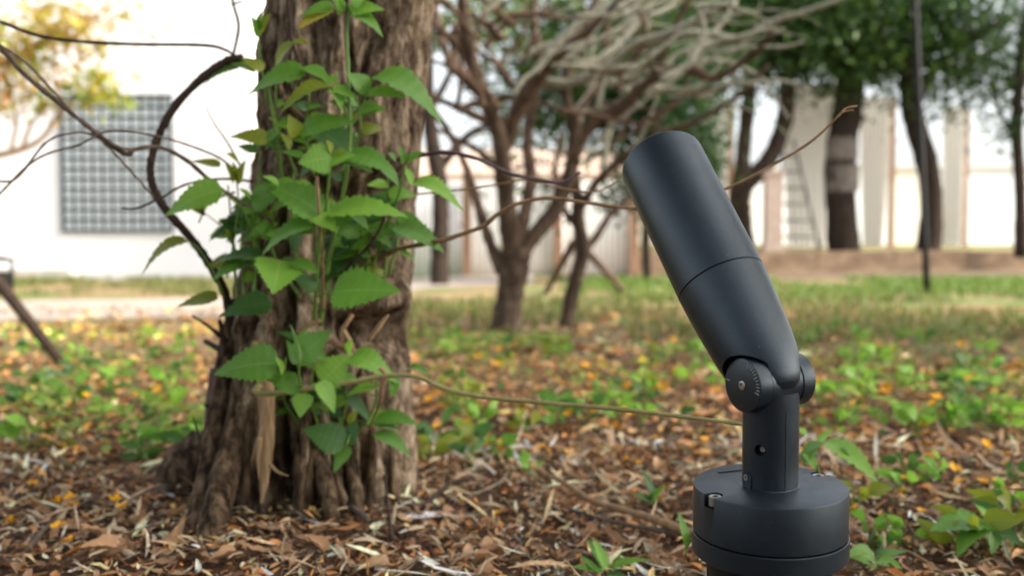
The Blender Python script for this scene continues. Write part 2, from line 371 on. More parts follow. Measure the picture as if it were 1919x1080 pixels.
link('plinth', box_mesh('plinth', (((x0 + P(150, 500, WD).x - ox) / 2, -.16, .07), (P(150, 500, WD).x - ox - x0, .3, .18))), MAT['plinth'], bl)
wn = link('window', box_mesh('pane', (((wx0 + wx1) / 2, .037, (wz0 + wz1) / 2), (wx1 - wx0, .02, wz1 - wz0))), MAT['glass'], bl)
wn['label'] = 'pale frosted window behind a dark square grille'
cx_, cz_ = (wx0 + wx1) / 2, (wz0 + wz1) / 2; ww, wh = wx1 - wx0, wz1 - wz0
mev = box_mesh('grille_bar', ((0, 0, 0), (.024, .02, wh))); meh = box_mesh('grille_bar', ((0, 0, 0), (ww, .018, .024)))
for i in range(12):
    o = link('grille_bar', mev, MAT['grille'], wn); o.location = (wx0 + ww * i / 11, -.012, cz_)
for i in range(14):
    o = link('grille_bar', meh, MAT['grille'], wn); o.location = (cx_, .012, wz0 + wh * i / 13)
fr = box_mesh('frame', ((wx0 - .012, -.02, cz_), (.022, .05, wh + .05)), ((wx1 + .012, -.02, cz_), (.022, .05, wh + .05)), ((cx_, -.02, wz0 - .014), (ww + .001, .048, .022)), ((cx_, -.02, wz1 + .014), (ww + .001, .048, .022)))
link('frame', fr, MAT['grille'], wn)

# brick building and white column seen just left of the trunk
D = 15.5
bb = empty('brick_building', (P(520, 500, D).x, D, 0), 'small orange brick building with a white corner column behind the stump', 'building')
def bpx(x, y, D, o): p = P(x, y, D); return p - o.location
a, b = bpx(462, 185, D, bb), bpx(640, 185, D, bb)
link('wall', box_mesh('wall', (((a.x + b.x) / 2, 1.5, a.z / 2), (b.x - a.x, 3, a.z))), MAT['brick'], bb)
link('column', box_mesh('column', ((a.x - .07, -.2, a.z / 2), (.18, .18, a.z - .01))), MAT['white'], bb)
link('roof', box_mesh('roof', (((a.x + b.x) / 2, 1.4, a.z + .07), (b.x - a.x + .5, 3.6, .12))), MAT['white'], bb)

# white corrugated fence panels seen between stump and shrub trees
def corr(wd, ht, per=.09, amp=.018):
    n = int(wd / per * 6); v, f = [], []
    for i in range(n + 1):
        x = -wd / 2 + wd * i / n; y = amp * math.sin(x / per * 2 * math.pi)
        for yy in (y, y + .012): v += [(x, yy, 0), (x, yy, ht)]
    for i in range(n):
        b = i * 4; f += [(b, b + 4, b + 5, b + 1), (b + 2, b + 3, b + 7, b + 6), (b + 1, b + 5, b + 7, b + 3), (b, b + 2, b + 6, b + 4)]
    f += [(0, 1, 3, 2), (n * 4, n * 4 + 2, n * 4 + 3, n * 4 + 1)]
    return mesh('corrugated', v, f)
MAT['sheet'] = noisy('white_sheet', [(.3, (.82, .82, .81)), (.7, (.88, .88, .87))], 1.5, bump=0, rough=.6)
D = 15.0
fc = empty('sheet_fence', (P(930, 512, D).x, D, 0), 'white corrugated sheet fence with brown timber posts', 'fence')
xa = P(690, 500, D).x; wd = 1.0; zt = P(900, 338, D).z
me = corr(wd - .015, zt)
for i in range(4):
    o = link('sheet_panel', me, MAT['sheet'], fc); o.location = (xa + wd * (i + .5) - fc.location.x, .008 * (i % 2), 0)
pm = box_mesh('post', ((0, -.08, zt * .53), (.12, .08, zt * 1.06)))
MAT['timber'] = noisy('brown_timber', [(.3, (.20, .11, .07)), (.7, (.34, .21, .14))], 8, (3, 3, .4), bump=.3, rough=.85)
for px in (700, 875, 1045, 1186):
    o = link('post', pm, MAT['timber'], fc); o.location = (P(px, 500, D).x - fc.location.x, 0, 0)

# cream house further back with tiled roof
D = 24
hs = empty('cream_house', (P(1010, 470, D).x, D, 0), 'cream house with an orange tiled roof behind the bare trees', 'house')
a, b = bpx(780, 330, D, hs), bpx(1345, 330, D, hs)
v, f = [], []
box(v, f, ((a.x + b.x) / 2, 2.5, a.z / 2), (b.x - a.x, 5, a.z)); link('wall', mesh('wall', v, f, False), MAT['cream'], hs)
MAT['tile'] = noisy('roof_tile', [(.3, (.44, .32, .25)), (.7, (.56, .43, .35))], 6, (1, 5, 5), bump=.5, rough=.85)
v = [(a.x - .4, -.5, a.z - .1), (b.x + .4, -.5, a.z - .1), (b.x + .4, 2.5, a.z + .75), (a.x - .4, 2.5, a.z + .75), (b.x + .4, 5.5, a.z - .1), (a.x - .4, 5.5, a.z - .1)]
v += [(x, y, z + .12) for x, y, z in v]
link('roof', mesh('roof', v, [(0, 1, 2, 3), (3, 2, 4, 5), (9, 8, 7, 6), (11, 10, 8, 9), (0, 6, 7, 1), (4, 10, 11, 5), (1, 7, 8, 2), (2, 8, 10, 4), (0, 3, 9, 6), (3, 5, 11, 9)], False), MAT['tile'], hs)
for px in (840, 1150, 1290):
    p = bpx(px, 370, D, hs)
    wi = link('window', box_mesh('window', ((p.x, -.02, p.z), (.9, .06, 1.2))), MAT['white'], hs)
    link('pane', box_mesh('pane', ((p.x, -.055, p.z), (.74, .02, 1.04))), MAT['glass'], wi)

# pale wall and hoarding behind the terrace on the right
D = 27
MAT['paleblue'] = noisy('pale_blue_panel', [(.3, (.74, .79, .82)), (.7, (.84, .87, .89))], .8, bump=.05, rough=.7)
MAT['warmwhite'] = noisy('warm_white_panel', [(.3, (.78, .72, .62)), (.7, (.84, .79, .70))], .8, bump=.05, rough=.7)
hb = empty('panel_hoarding', (P(1650, 440, D).x, D, .45), 'long pale hoarding of blue-white and cream panels behind the terrace trees', 'hoarding')
xa = P(1240, 440, D).x; wd = 1.22; zt = P(1650, 318, D).z; n = 0
mh = box_mesh('hoarding_panel', ((0, 0, (zt - .45) / 2), (wd - .02, .06, zt - .45)))
mh2 = mh.copy()
for i in range(13):
    o = link('hoarding_panel', mh if i % 4 not in (1,) else mh2, None, hb)
    if not o.data.materials: o.data.materials.append(MAT['paleblue'] if o.data is mh else MAT['warmwhite'])
    o.location = (xa + wd * (i + .5) - hb.location.x, .004 * (i % 2), 0)
link('top_rail', box_mesh('rail', ((xa + wd * 6.5 - hb.location.x, -.06, zt - .45 + .05), (wd * 13, .1, .1))), MAT['plinth'], hb)

# white curtains hanging from posts
def clothbuild(n, b):
    t = N(n, 'ShaderNodeBsdfTranslucent'); t.inputs[0].default_value = (.86, .84, .80, 1)
    ms = N(n, 'ShaderNodeMixShader'); ms.inputs[0].default_value = .3
    n.links.new(b.outputs[0], ms.inputs[1]); n.links.new(t.outputs[0], ms.inputs[2]); n.links.new(ms.outputs[0], n.nodes['Material Output'].inputs[0])
MAT['curtain'] = M_('white_cloth', (.90, .89, .88), .8, .2, clothbuild)
def curtain(px, wpx, ytop, ybot, D, label, taper=.6, mat='curtain'):
    pt, pb = P(px, ytop, D), P(px, ybot, D); z0 = TZ(D) ; ht = pt.z - z0; wd = wpx / F * D
    e = empty('hanging_curtain', (pt.x, D, z0), label, 'curtain', 'white curtains hanging along the terrace')
    n, m = 60, 10; v, f = [], []
    for side in (0, .01):
        for j in range(m + 1):
            t = j / m; k = 1 - (1 - taper) * (1 - t) ** 1.3
            for i in range(n + 1):
                u = i / n - .5
                v.append((u * wd * k, side + .05 * math.sin(u * 44 + 1.5 * math.sin(t * 3)) * (.5 + .5 * (1 - t)), .03 + t * (ht - .03)))
    s = (n + 1) * (m + 1)
    for side in (0, s):
        for j in range(m):
            for i in range(n):
                a = side + j * (n + 1) + i; q = (a, a + 1, a + n + 2, a + n + 1); f.append(q if not side else q[::-1])
    link('cloth', mesh('cloth', v, f), MAT[mat], e)
    link('rod', box_mesh('rod', ((0, .02, ht + .03), (wd + .2, .05, .05))), MAT['plinth'], e)
    link('post', box_mesh('post', ((wd * .5 + .08, .1, ht / 2 + .02), (.1, .1, ht + .04))), MAT['timber'], e)
    return e
curtain(1518, 100, 160, 445, 21, 'wide white curtain hanging beside the ladder', .75)
curtain(1640, 60, 185, 450, 21.5, 'white curtain between the papered trunk and the leaning dark trunk', .6)
curtain(1788, 42, 205, 440, 22, 'narrow grey-white curtain right of the leaning dark trunk', .8)
curtain(1345, 40, 200, 450, 22, 'white curtain behind the round spotlight head', .8)

MAT['post'] = noisy('pink_concrete', [(.3, (.33, .25, .21)), (.7, (.46, .37, .32))], 6, bump=.3, rough=.9)
D = 18.0
pp = P(1447, 470, D); zt = P(1447, 325, D).z
tag(link('concrete_post', box_mesh('post', ((0, 0, (zt - .3) / 2 - .02), (.29, .29, zt - .3)), ((0, 0, .06), (.36, .36, .2)), ((0, 0, zt - .3), (.33, .33, .08))), MAT['post']), 'square pinkish concrete post standing beside the ladder', 'post').location = (pp.x, D, .3)

# ladder
D = 18.6
ld = empty('step_ladder', (P(1500, 465, D).x, D, TZ(D)), 'grey metal ladder leaning among the terrace trees', 'ladder')
la, lb = bpx(1538, 470, D, ld), bpx(1487, 262, D + .5, ld); lc, l2 = bpx(1462, 470, D, ld), bpx(1468, 262, D + .5, ld)
MAT['ladder'] = M_('ladder_metal', (.16, .15, .14), .5, .5)
for a_, b_ in ((la, lb), (lc, l2)):
    a_.z = -.02; vv, ff = tube([a_, b_], [.03, .028], 2, 6); link('rail', mesh('rail', vv, ff), MAT['ladder'], ld)
for i in range(1, 7):
    t = i / 7; vv, ff = tube([lc.lerp(l2, t), la.lerp(lb, t)], [.024, .024], 2, 6); link('rung', mesh('rung', vv, ff), MAT['ladder'], ld)

# thin black pole standing in the grass
pb, pt = G(1738, 553), P(1708, -160, 9.7)
e = empty('black_pole', pb, 'thin black metal pole leaning slightly in the grass', 'pole')
vv, ff = tube([Vector((0, 0, -.05)), (pt - pb) * .5, pt - pb], [.032, .03, .028], 6, 12); link('shaft', mesh('shaft', vv, ff), MAT['black'], e)
vv, ff = lathe([(.055, -.02), (.055, .012), (.034, .02), (.034, .06)], 16); link('foot', sharp(mesh('foot', vv, ff)), MAT['black'], e)

# leaning wooden stake at left
pb, pt = G(131, 690), P(-190, 318, 4.05)
e = empty('leaning_stake', pb, 'dark brown wooden stake leaning out of the weeds', 'stake')
vv, ff = tube([Vector((.02, 0, -.05)), (pt - pb) * .5 + Vector((.01, 0, .0)), pt - pb], [.02, .025, .028], 8, 8, .12); link('shaft', mesh('shaft', vv, ff), MAT['vine_dark'], e)

# dark litter bin by the white wall
D = 9.6; p = G(2, 552)
bn = empty('litter_bin', p, 'small dark bin with an open top standing by the path', 'bin')
vv, ff = lathe([(.10, 0), (.11, .02), (.12, .2), (.12, .22), (.105, .22), (.1, .06), (.02, .05)], 20); link('body', sharp(mesh('body', vv, ff)), MAT['black'], bn)
for sx in (-.11, .11): link('upright', box_mesh('upright', ((sx, 0, .27), (.02, .03, .12))), MAT['black'], bn)
vv, ff = lathe([(.13, .32), (.13, .34), (.03, .37)], 20); link('lid', sharp(mesh('lid', vv, ff)), MAT['black'], bn)

# ------------------------------------------------------------------ background trees
def leaf_cloud(name, n, cx, rad, size, pal, seed, clump=24, sub=.28, flat=1.0):
    """n leaf-sized bent faces grouped in clumps through an ellipsoid volume"""
    g = np.random.default_rng(seed)
    k = max(1, n // clump)
    d = g.normal(size=(k, 3)); d /= np.linalg.norm(d, axis=1)[:, None]
    cen = d * (g.random((k, 1)) ** .45)
    cc = np.repeat(cen, clump, 0) + g.normal(size=(k * clump, 3)) * sub * (.5 + g.random((k * clump, 1)))
    pos = np.array(cx) + cc * np.array(rad)
    m = len(pos); L = size * (.6 + .8 * g.random(m)); W = L * (.4 + .2 * g.random(m))
    a = g.normal(size=(m, 3)); a[:, 2] = a[:, 2] * .6 - .35; a /= np.linalg.norm(a, axis=1)[:, None]
    b = np.cross(a, g.normal(size=(m, 3)) * .5 + np.array([0, 0, 1.0])); b /= np.linalg.norm(b, axis=1)[:, None] + 1e-9
    nn = np.cross(a, b)
    V = np.stack([pos, pos + a * L[:, None] * .45 + b * W[:, None] * .5 + nn * L[:, None] * .06, pos + a * L[:, None] - nn * L[:, None] * .08, pos + a * L[:, None] * .45 - b * W[:, None] * .5 + nn * L[:, None] * .06], 1).reshape(-1, 3)
    me = np_mesh(name, V, np.arange(m * 4).reshape(-1, 4), False)
    pal = np.array(pal); pc = pal[g.integers(0, len(pal), k)]; col = np.repeat(pc, clump, 0) * (.7 + .6 * g.random((m, 1)))
    vcol(me, np.repeat(col, 4, 0)); return me
GREEN = [(.024, .062, .014), (.038, .09, .018), (.06, .125, .022), (.02, .05, .018)]
LIGHTG = [(.10, .18, .03), (.16, .24, .04), (.06, .13, .03)]
MAT['trunk_dark'] = noisy('dark_trunk', [(.3, (.018, .013, .010)), (.7, (.06, .044, .034))], 7, (2, 2, .6), bump=.8, bdist=.03, rough=.95, spec=.1)
MAT['trunk_brown'] = noisy('brown_trunk', [(.3, (.03, .02, .014)), (.55, (.095, .066, .046)), (.75, (.18, .135, .10))], 9, (2, 2, .7), bump=.8, bdist=.015, rough=.95, spec=.1)
MAT['branch_pale'] = noisy('pale_branch', [(.3, (.19, .18, .13)), (.7, (.42, .41, .33))], 12, (1, 1, 1), bump=.5, bdist=.01, rough=.9, spec=.15)
MAT['branch_brown'] = noisy('brown_branch', [(.3, (.045, .028, .02)), (.7, (.16, .105, .07))], 12, (1, 1, 1), bump=.5, bdist=.01, rough=.9, spec=.15)

def tree(name, label, base, limbs, trunkmat, crowns=(), cat='tree', group=None, seed=0, knob=.12):
    """limbs: list of (part name, [(px,py,D)...], [r...], mat)"""
    e = empty(name, base, label, cat, group); b = Vector(base)
    for i, (pn, pts, rad, mt) in enumerate(limbs):
        W = [P(*q) - b for q in pts]
        if pn == 'trunk': W[0].z = -.06
        vv, ff = tube(W, rad, max(8, 5 * len(W)), 12 if pn == 'trunk' else 8, knob, seed=seed + i)
        link(pn, mesh(pn, vv, ff), MAT[mt or trunkmat], e)
    for c in crowns:
        px, py, D, rx, ry, n, size, pal = c
        cc = P(px, py, D) - b; s = D / F
        link('crown', leaf_cloud('crown', n, cc, (rx * s, (rx + ry) * .5 * s, ry * s), size, pal, abs(seed + px)), MAT['green_v'], e)
    return e

# terrace trees on the right
D = 18.5; gb = lambda px, D: (P(px, 460, D).x, D, TZ(D))
tree('forked_tree', 'dark forked tree on the terrace behind the spotlight head', gb(1393, D), [
    ('trunk', [(1393, 470, D), (1388, 420, D), (1386, 375, D), (1394, 335, D)], [.24, .21, .2, .19], None),
    ('limb', [(1388, 350, D), (1394, 270, D), (1405, 160, D), (1398, 40, D), (1380, -80, D)], [.16, .14, .13, .11, .08], None),
    ('limb', [(1390, 352, D), (1440, 300, D), (1470, 225, D), (1478, 140, D), (1510, 100, D), (1590, 75, D)], [.18, .17, .16, .15, .12, .08], None),
    ('limb', [(1476, 150, D), (1470, 60, D), (1490, -60, D)], [.12, .1, .06], None)], 'trunk_dark',
    [(1450, 10, 18.3, 160, 110, 7500, .16, GREEN), (1290, 60, 17.8, 130, 140, 6500, .16, GREEN), (1560, 70, 18.8, 150, 95, 6500, .16, GREEN + LIGHTG[:1])], seed=3)
D = 19.0
t2 = tree('papered_tree', 'thick dark terrace tree with pale paper sheets wrapped on its trunk', gb(1578, D), [
    ('trunk', [(1582, 468, D), (1576, 380, D), (1576, 290, D), (1588, 200, D), (1600, 90, D), (1600, -40, D)], [.31, .28, .28, .27, .22, .15], None),
    ('limb', [(1592, 170, D), (1640, 110, D), (1690, 60, D)], [.14, .11, .07], None)], 'trunk_dark',
    [(1650, 30, 19.2, 160, 110, 5200, .17, GREEN), (1750, 70, 19.5, 140, 110, 3800, .16, GREEN)], seed=11)
MAT['paper'] = noisy('paper_sheet', [(.35, (.07, .055, .045)), (.6, (.20, .17, .15))], 5, bump=0, rough=.8)
for (px, py, hpx) in ((1570, 280, 42), (1572, 335, 50)):
    c = P(px, py, D) - t2.location; hh = hpx / F * D; v, f = [], []
    for i in range(13):
        a = R(-165 + i * 11.5)
        for r_ in (.305, .315): v += [(c.x + .06 + r_ * math.cos(a), r_ * math.sin(a), c.z - hh / 2), (c.x + .06 + r_ * math.cos(a), r_ * math.sin(a), c.z + hh / 2)]
    for i in range(12):
        b = i * 4; f += [(b, b + 4, b + 5, b + 1), (b + 2, b + 3, b + 7, b + 6)]
    link('paper_sheet', mesh('paper', v, f), MAT['paper'], t2)
D = 18.8
tree('leaning_tree', 'dark leaning terrace tree behind the thin black pole', gb(1738, D), [
    ('trunk', [(1740, 448, D), (1746, 390, D), (1738, 310, D), (1715, 230, D), (1702, 150, D), (1700, 20, D), (1710, -80, D)], [.24, .2, .2, .2, .17, .13, .1], None),
    ('limb', [(1712, 200, D), (1760, 120, D), (1830, 60, D), (1900, 30, D)], [.12, .1, .07, .04], None)], 'trunk_dark',
    [(1860, 50, 19.2, 170, 150, 2600, .14, GREEN + LIGHTG), (1800, 160, 18.4, 120, 70, 1000, .13, GREEN + LIGHTG)], seed=23)
D = 17.6
tree('slender_tree', 'slender dark tree at the far right of the terrace', gb(1917, D), [
    ('trunk', [(1915, 440, D), (1912, 350, D), (1906, 250, D), (1912, 120, D), (1930, -20, D)], [.12, .1, .1, .09, .06], None),
    ('limb', [(1908, 270, D), (1880, 220, D), (1850, 150, D)], [.05, .04, .02], None)], 'trunk_dark',
    [(1900, 160, 17.6, 70, 90, 600, .12, GREEN + LIGHTG), (1890, 250, 17.4, 40, 40, 160, .12, GREEN), (2010, 60, 17.6, 120, 140, 1500, .13, GREEN)], seed=31)
# evergreen behind the shrub trees
D = 12.5
tree('evergreen_tree', 'dark glossy evergreen tree behind the pale twisting branches', (P(1215, 500, D).x, D, 0), [
    ('trunk', [(1215, 529, D), (1210, 450, D), (1218, 360, D), (1215, 240, D), (1220, 120, D)], [.06, .055, .05, .045, .03], None),
    ('limb', [(1216, 330, D), (1260, 270, D), (1310, 220, D)], [.03, .025, .015], None),
    ('limb', [(1216, 300, D), (1150, 250, D), (1100, 200, D)], [.03, .025, .015], None)], 'trunk_dark',
    [(1240, 235, D, 120, 120, 3800, .11, GREEN + [(.02, .07, .04)]), (1130, 130, D + .4, 180, 130, 7000, .12, GREEN), (1290, 310, D, 70, 70, 1300, .09, GREEN), (1000, 190, D + 1, 120, 170, 2600, .11, LIGHTG + GREEN[:2]), (1180, 350, D - .2, 70, 60, 600, .09, GREEN)], seed=41)
D = 11.8
tree('dark_trunk_tree', 'dark straight tree trunk seen right beside the stump edge', G(824, 538), [
    ('trunk', [(824, 538, D), (824, 470, D), (826, 390, D), (822, 330, D), (808, 250, D), (800, 120, D), (810, -40, D)], [.12, .105, .1, .1, .09, .08, .06], None),
    ('limb', [(822, 320, D), (860, 270, D), (900, 240, D), (960, 225, D)], [.06, .05, .045, .03], None),
    ('limb', [(805, 210, D), (850, 120, D), (870, 20, D)], [.05, .04, .03], None)], 'trunk_dark',
    [(880, 40, D + .5, 130, 80, 1300, .10, LIGHTG), (1010, 10, D + 1, 150, 70, 1600, .10, LIGHTG + GREEN[:2])], seed=51)
# sunlit yellow-green tree in front of the white wall
D = 9.8
tree('yellow_leaved_tree', 'airy tree with orange-brown boughs and yellow-green leaves before the white wall', (P(-260, 540, D).x, D, 0), [
    ('trunk', [(-260, 548, D), (-240, 430, D), (-190, 330, D), (-150, 200, D), (-130, 60, D)], [.11, .1, .09, .07, .05], 'branch_brown'),
    ('limb', [(-190, 330, D), (-80, 305, D), (20, 285, D), (75, 262, D), (110, 215, D), (150, 175, D)], [.05, .04, .032, .026, .02, .01], 'strip'),
    ('limb', [(40, 280, D), (60, 230, D), (90, 190, D), (85, 140, D)], [.022, .018, .014, .008], 'strip'),
    ('limb', [(-160, 230, D), (-60, 150, D), (20, 110, D), (110, 60, D), (200, 30, D)], [.04, .035, .03, .02, .01], 'strip'),
    ('limb', [(20, 285, D), (30, 220, D), (10, 150, D), (30, 80, D)], [.02, .016, .012, .008], 'strip')], 'branch_brown',
    [(50, 100, D, 75, 85, 700, .10, [(.50, .42, .03), (.36, .40, .04), (.6, .34, .06), (.55, .28, .06)]), (150, 40, D, 110, 50, 520, .10, [(.5, .36, .10), (.45, .40, .06), (.55, .38, .15)]),
     (170, 165, D, 80, 32, 420, .09, [(.30, .38, .06), (.5, .42, .03), (.25, .34, .08)]), (40, 200, D, 60, 55, 240, .085, [(.55, .36, .12), (.4, .38, .05)]), (-120, 60, D, 120, 120, 500, .09, [(.45, .45, .03), (.32, .40, .04)])], seed=61)

# ------------------------------------------------------------------ bare shrub trees (middle distance)
D = 5.7
A = G(945, 622); D = A.y
def lb(pts, r0, r1, m='branch_brown', name='limb', dd=0.0):
    n = len(pts); return (name, [(x, y, D + dd * i / n) for i, (x, y) in enumerate(pts)], [r0 + (r1 - r0) * i / (n - 1) for i in range(n)], m)
limbsA = [
    ('trunk', [(946, 624, D), (950, 590, D), (958, 540, D), (966, 495, D), (972, 462, D)], [.098, .082, .078, .082, .07], None),
    lb([(962, 490), (955, 430), (945, 340), (936, 260), (908, 180), (882, 100), (870, 30), (860, -70)], .06, .022, 'trunk_brown', dd=-.4),
    lb([(972, 478), (1002, 440), (1042, 390), (1068, 320), (1078, 240), (1060, 170), (1075, 90), (1110, 20), (1130, -60)], .05, .018, 'trunk_brown', dd=.3),
    lb([(970, 470), (984, 400), (994, 330), (988, 260), (1002, 180), (1012, 110), (1000, 30), (1010, -60)], .038, .016, dd=.5),
    lb([(940, 510), (915, 445), (892, 372), (872, 310), (842, 250), (800, 185)], .034, .016, dd=.5),
    lb([(938, 290), (976, 195), (1018, 135), (1060, 90), (1122, 42), (1190, -30)], .048, .018, dd=-.5),
    lb([(1008, 150), (1068, 156), (1128, 132), (1182, 84), (1250, 62), (1330, 22), (1420, -30)], .03, .012, 'branch_pale', dd=-.6),
    lb([(1072, 300), (1112, 228), (1172, 192), (1226, 135), (1258, 62), (1300, -20)], .034, .014, dd=-.3),
    lb([(1112, 228), (1165, 205), (1212, 155), (1290, 128), (1336, 146), (1402, 108), (1450, 60)], .03, .013, 'branch_brown', dd=-.8),
    lb([(1180, 90), (1290, 62), (1388, 72), (1440, 42), (1512, 20), (1610, -14)], .024, .012, 'branch_pale', dd=-.4),
    lb([(908, 182), (852, 128), (824, 60), (812, -40)], .03, .014, dd=.2),
    lb([(934, 236), (872, 208), (820, 186), (770, 178)], .026, .012, dd=.3),
    lb([(945, 330), (900, 285), (860, 262), (815, 240)], .024, .01, dd=.2),
    lb([(1045, 100), (1100, 118), (1150, 90), (1200, 40), (1260, 10), (1330, -40)], .024, .011, 'branch_pale', dd=.4)]
rr = random.Random(5)
for i in range(84):           # tangle of secondary branches in the crown
    sx = rr.uniform(830, 1330); sy = rr.uniform(20, 210) + (0 if sx < 1150 else -20)
    an = rr.uniform(-.2, 1.1) if sx > 1000 else rr.uniform(.4, 2.3)
    p = [(sx, sy)]; d_ = rr.uniform(-.6, .6)
    for k in range(4):
        st = rr.uniform(35, 70); sx += st * math.cos(an); sy -= st * math.sin(an) * .75; an += rr.uniform(-.55, .55); p.append((sx, sy))
    nm, pts, rad, mt = lb(p, rr.uniform(.012, .024) if i < 46 else rr.uniform(.005, .009), .007 if i < 46 else .002, 'branch_pale' if (p[-1][0] > 1120 and rr.random() < .75) or rr.random() < .15 else 'branch_brown', 'branch')
    limbsA.append((nm, [(x, y, q + d_) for x, y, q in pts], rad, mt))
tree('bare_shrub_tree', 'large bare twisting shrub tree with several stems, its thick trunk rising from grass', A, limbsA, 'trunk_brown', seed=71, knob=.2)
B = G(1060, 614); D = B.y
limbsB = [('trunk', [(1060, 616, D), (1068, 570, D), (1082, 510, D), (1092, 470, D), (1084, 410, D), (1080, 350, D)], [.05, .044, .042, .044, .036, .034], None),
    lb([(1080, 356), (1070, 280), (1090, 200), (1130, 130), (1140, 40), (1170, -50)], .032, .012, dd=.3),
    lb([(1090, 478), (1120, 440), (1150, 395), (1190, 370), (1240, 350)], .026, .012, dd=.3),
    lb([(1082, 400), (1120, 340), (1165, 300), (1230, 255), (1310, 225), (1390, 175), (1440, 120)], .026, .011, dd=-.5),
    lb([(1086, 430), (1050, 380), (1040, 320), (1050, 250)], .022, .01, dd=.3),
    lb([(1130, 330), (1140, 250), (1180, 180), (1260, 150), (1340, 60), (1380, 0)], .02, .01, 'branch_pale', dd=.3)]
for i in range(14):
    sx = rr.uniform(1080, 1250); sy = rr.uniform(150, 330); an = rr.uniform(.2, 1.6); p = [(sx, sy)]; d_ = rr.uniform(-.3, .5)
    for k in range(4):
        st = rr.uniform(30, 55); sx += st * math.cos(an); sy -= st * math.sin(an); an += rr.uniform(-.5, .5); p.append((sx, sy))
    nm, pts, rad, mt = lb(p, rr.uniform(.010, .018), .006, 'branch_brown' if rr.random() < .6 else 'branch_pale', 'branch')
    limbsB.append((nm, [(x, y, q + d_) for x, y, q in pts], rad, mt))
tree('bare_shrub_tree', 'slim bare shrub tree with a thin crooked trunk beside the thicker one', B, limbsB, 'trunk_brown', seed=81, knob=.2)
# two leaning props by the slim tree
for (a_, b_, lab) in (((1022, 548), (1075, 455), 'dark stick propped against the slim bare tree'), ((1172, 548), (1098, 470), 'pale stick propped on the far side of the slim bare tree')):
    p0 = G(*a_); p1 = P(b_[0], b_[1], D + .5)
    vv, ff = tube([Vector((0, 0, -.02)), (p1 - p0) * .5, p1 - p0], [.03, .028, .025], 6, 8, .15)
    o = tag(link('propped_stick', mesh('stick', vv, ff), MAT['branch_brown']), lab, 'stick'); o.location = p0
# ------------------------------------------------------------------ the old tree at left
TD = 1.88
ypx = [-1400, -700, -250, 0, 100, 200, 300, 400, 500, 600, 700, 800, 880, 940, 985, 1040]
lpx = [560, 540, 515, 505, 500, 492, 482, 470, 452, 428, 412, 402, 390, 372, 352, 340]
rpx = [860, 845, 825, 815, 808, 798, 788, 775, 766, 762, 763, 768, 772, 776, 782, 788]
zz = np.array([P(600, y, TD).z for y in ypx]); lx = np.array([P(x, 500, TD).x for x in lpx]); rx = np.array([P(x, 500, TD).x for x in rpx])
o_ = np.argsort(zz)
NT, NZ = 420, 460
zs = np.concatenate([np.linspace(-.10, 1.12, NZ - 40), np.linspace(1.14, 2.3, 40)])
th = np.linspace(0, 2 * np.pi, NT, endpoint=False)
TH, ZZ = np.meshgrid(th, zs)
Lz = np.interp(ZZ, zz[o_], lx[o_]); Rz = np.interp(ZZ, zz[o_], rx[o_])
CX = (Lz + Rz) / 2; RR = (Rz - Lz) / 2
RY = np.minimum(RR, .165 + .02 * np.exp(-ZZ / .2))
cx0, sy0 = np.cos(TH), np.sin(TH)
X0 = CX + RR * cx0; Y0 = TD + RY * sy0
# screen position of each undisturbed point, used only to place hollows where the bark has them
PX = 959.5 + F * X0 / np.maximum(Y0 * np.cos(PITCH) + (.5 - ZZ) * np.sin(PITCH), .2)
dpt = Y0 * np.cos(PITCH) + (.5 - ZZ) * np.sin(PITCH); PY = 540 + F * ((.5 - ZZ) * np.cos(PITCH) - Y0 * np.sin(PITCH)) / dpt
front = 1 / (1 + np.exp((sy0 + .12) * 14))
def g2(px, py, wx, wy, p=2): return np.exp(-(np.abs((PX - px) / wx) ** p + np.abs((PY - py) / wy) ** p)) * front
def groove(pts, wx):
    xs_ = np.interp(PY, [q[1] for q in pts], [q[0] for q in pts]); y0, y1 = pts[0][1], pts[-1][1]
    fade = np.clip((PY - y0) / 50, 0, 1) * np.clip((y1 - PY) / 50, 0, 1)
    return np.exp(-((PX - xs_) / wx) ** 2) * fade * front
dis = np.zeros_like(X0)
dis -= .085 * g2(738, 368, 30, 50, 3)
dis -= .12 * g2(700, 625, 62, 34, 3); dis += .035 * g2(690, 562, 70, 34, 3)
dis -= .11 * g2(640, 455, 75, 120, 3)
dis -= .045 * groove([(700, -60), (715, 60), (690, 130), (660, 260)], 16)
dis -= .03 * groove([(590, -60), (600, 100), (575, 300), (560, 420)], 20)
dis -= .03 * groove([(640, -60), (655, 120), (670, 240)], 9)
dis += .02 * groove([(620, 60), (610, 180), (600, 300)], 26)
dis -= .05 * groove([(520, 330), (515, 420), (530, 600), (520, 760)], 14)
dis -= .07 * groove([(470, 560), (455, 700), (440, 820), (420, 960)], 15)
dis -= .085 * groove([(535, 640), (532, 760), (528, 880), (530, 1000)], 24)
dis -= .07 * groove([(585, 690), (590, 800), (592, 900)], 11)
dis -= .06 * groove([(625, 690), (640, 800), (650, 930)], 14)
dis -= .04 * groove([(668, 690), (672, 800), (690, 950)], 10)
dis += .03 * groove([(560, 700), (610, 820), (628, 900), (640, 1000)], 18)
dis += .035 * groove([(480, 600), (470, 780), (440, 920), (400, 1020)], 22)
dis -= .025 * groove([(720, 600), (728, 780), (735, 960)], 8)
s_ = TH * .155
n1 = fbm(s_ * 22, ZZ * 4.5, 0 * s_, 5); n2 = fbm(s_ * 75, ZZ * 15, 0 * s_ + 4, 4); n3 = fbm(s_ * 9, ZZ * 6, 0 * s_ + 9, 4)
bl_ = np.clip(TH / .35, 0, 1) * np.clip((2 * np.pi - TH) / .35, 0, 1)      # seam blend
ridg = -np.abs(fbm(s_ * 40, ZZ * 7, 0 * s_ + 2, 4)) * 2
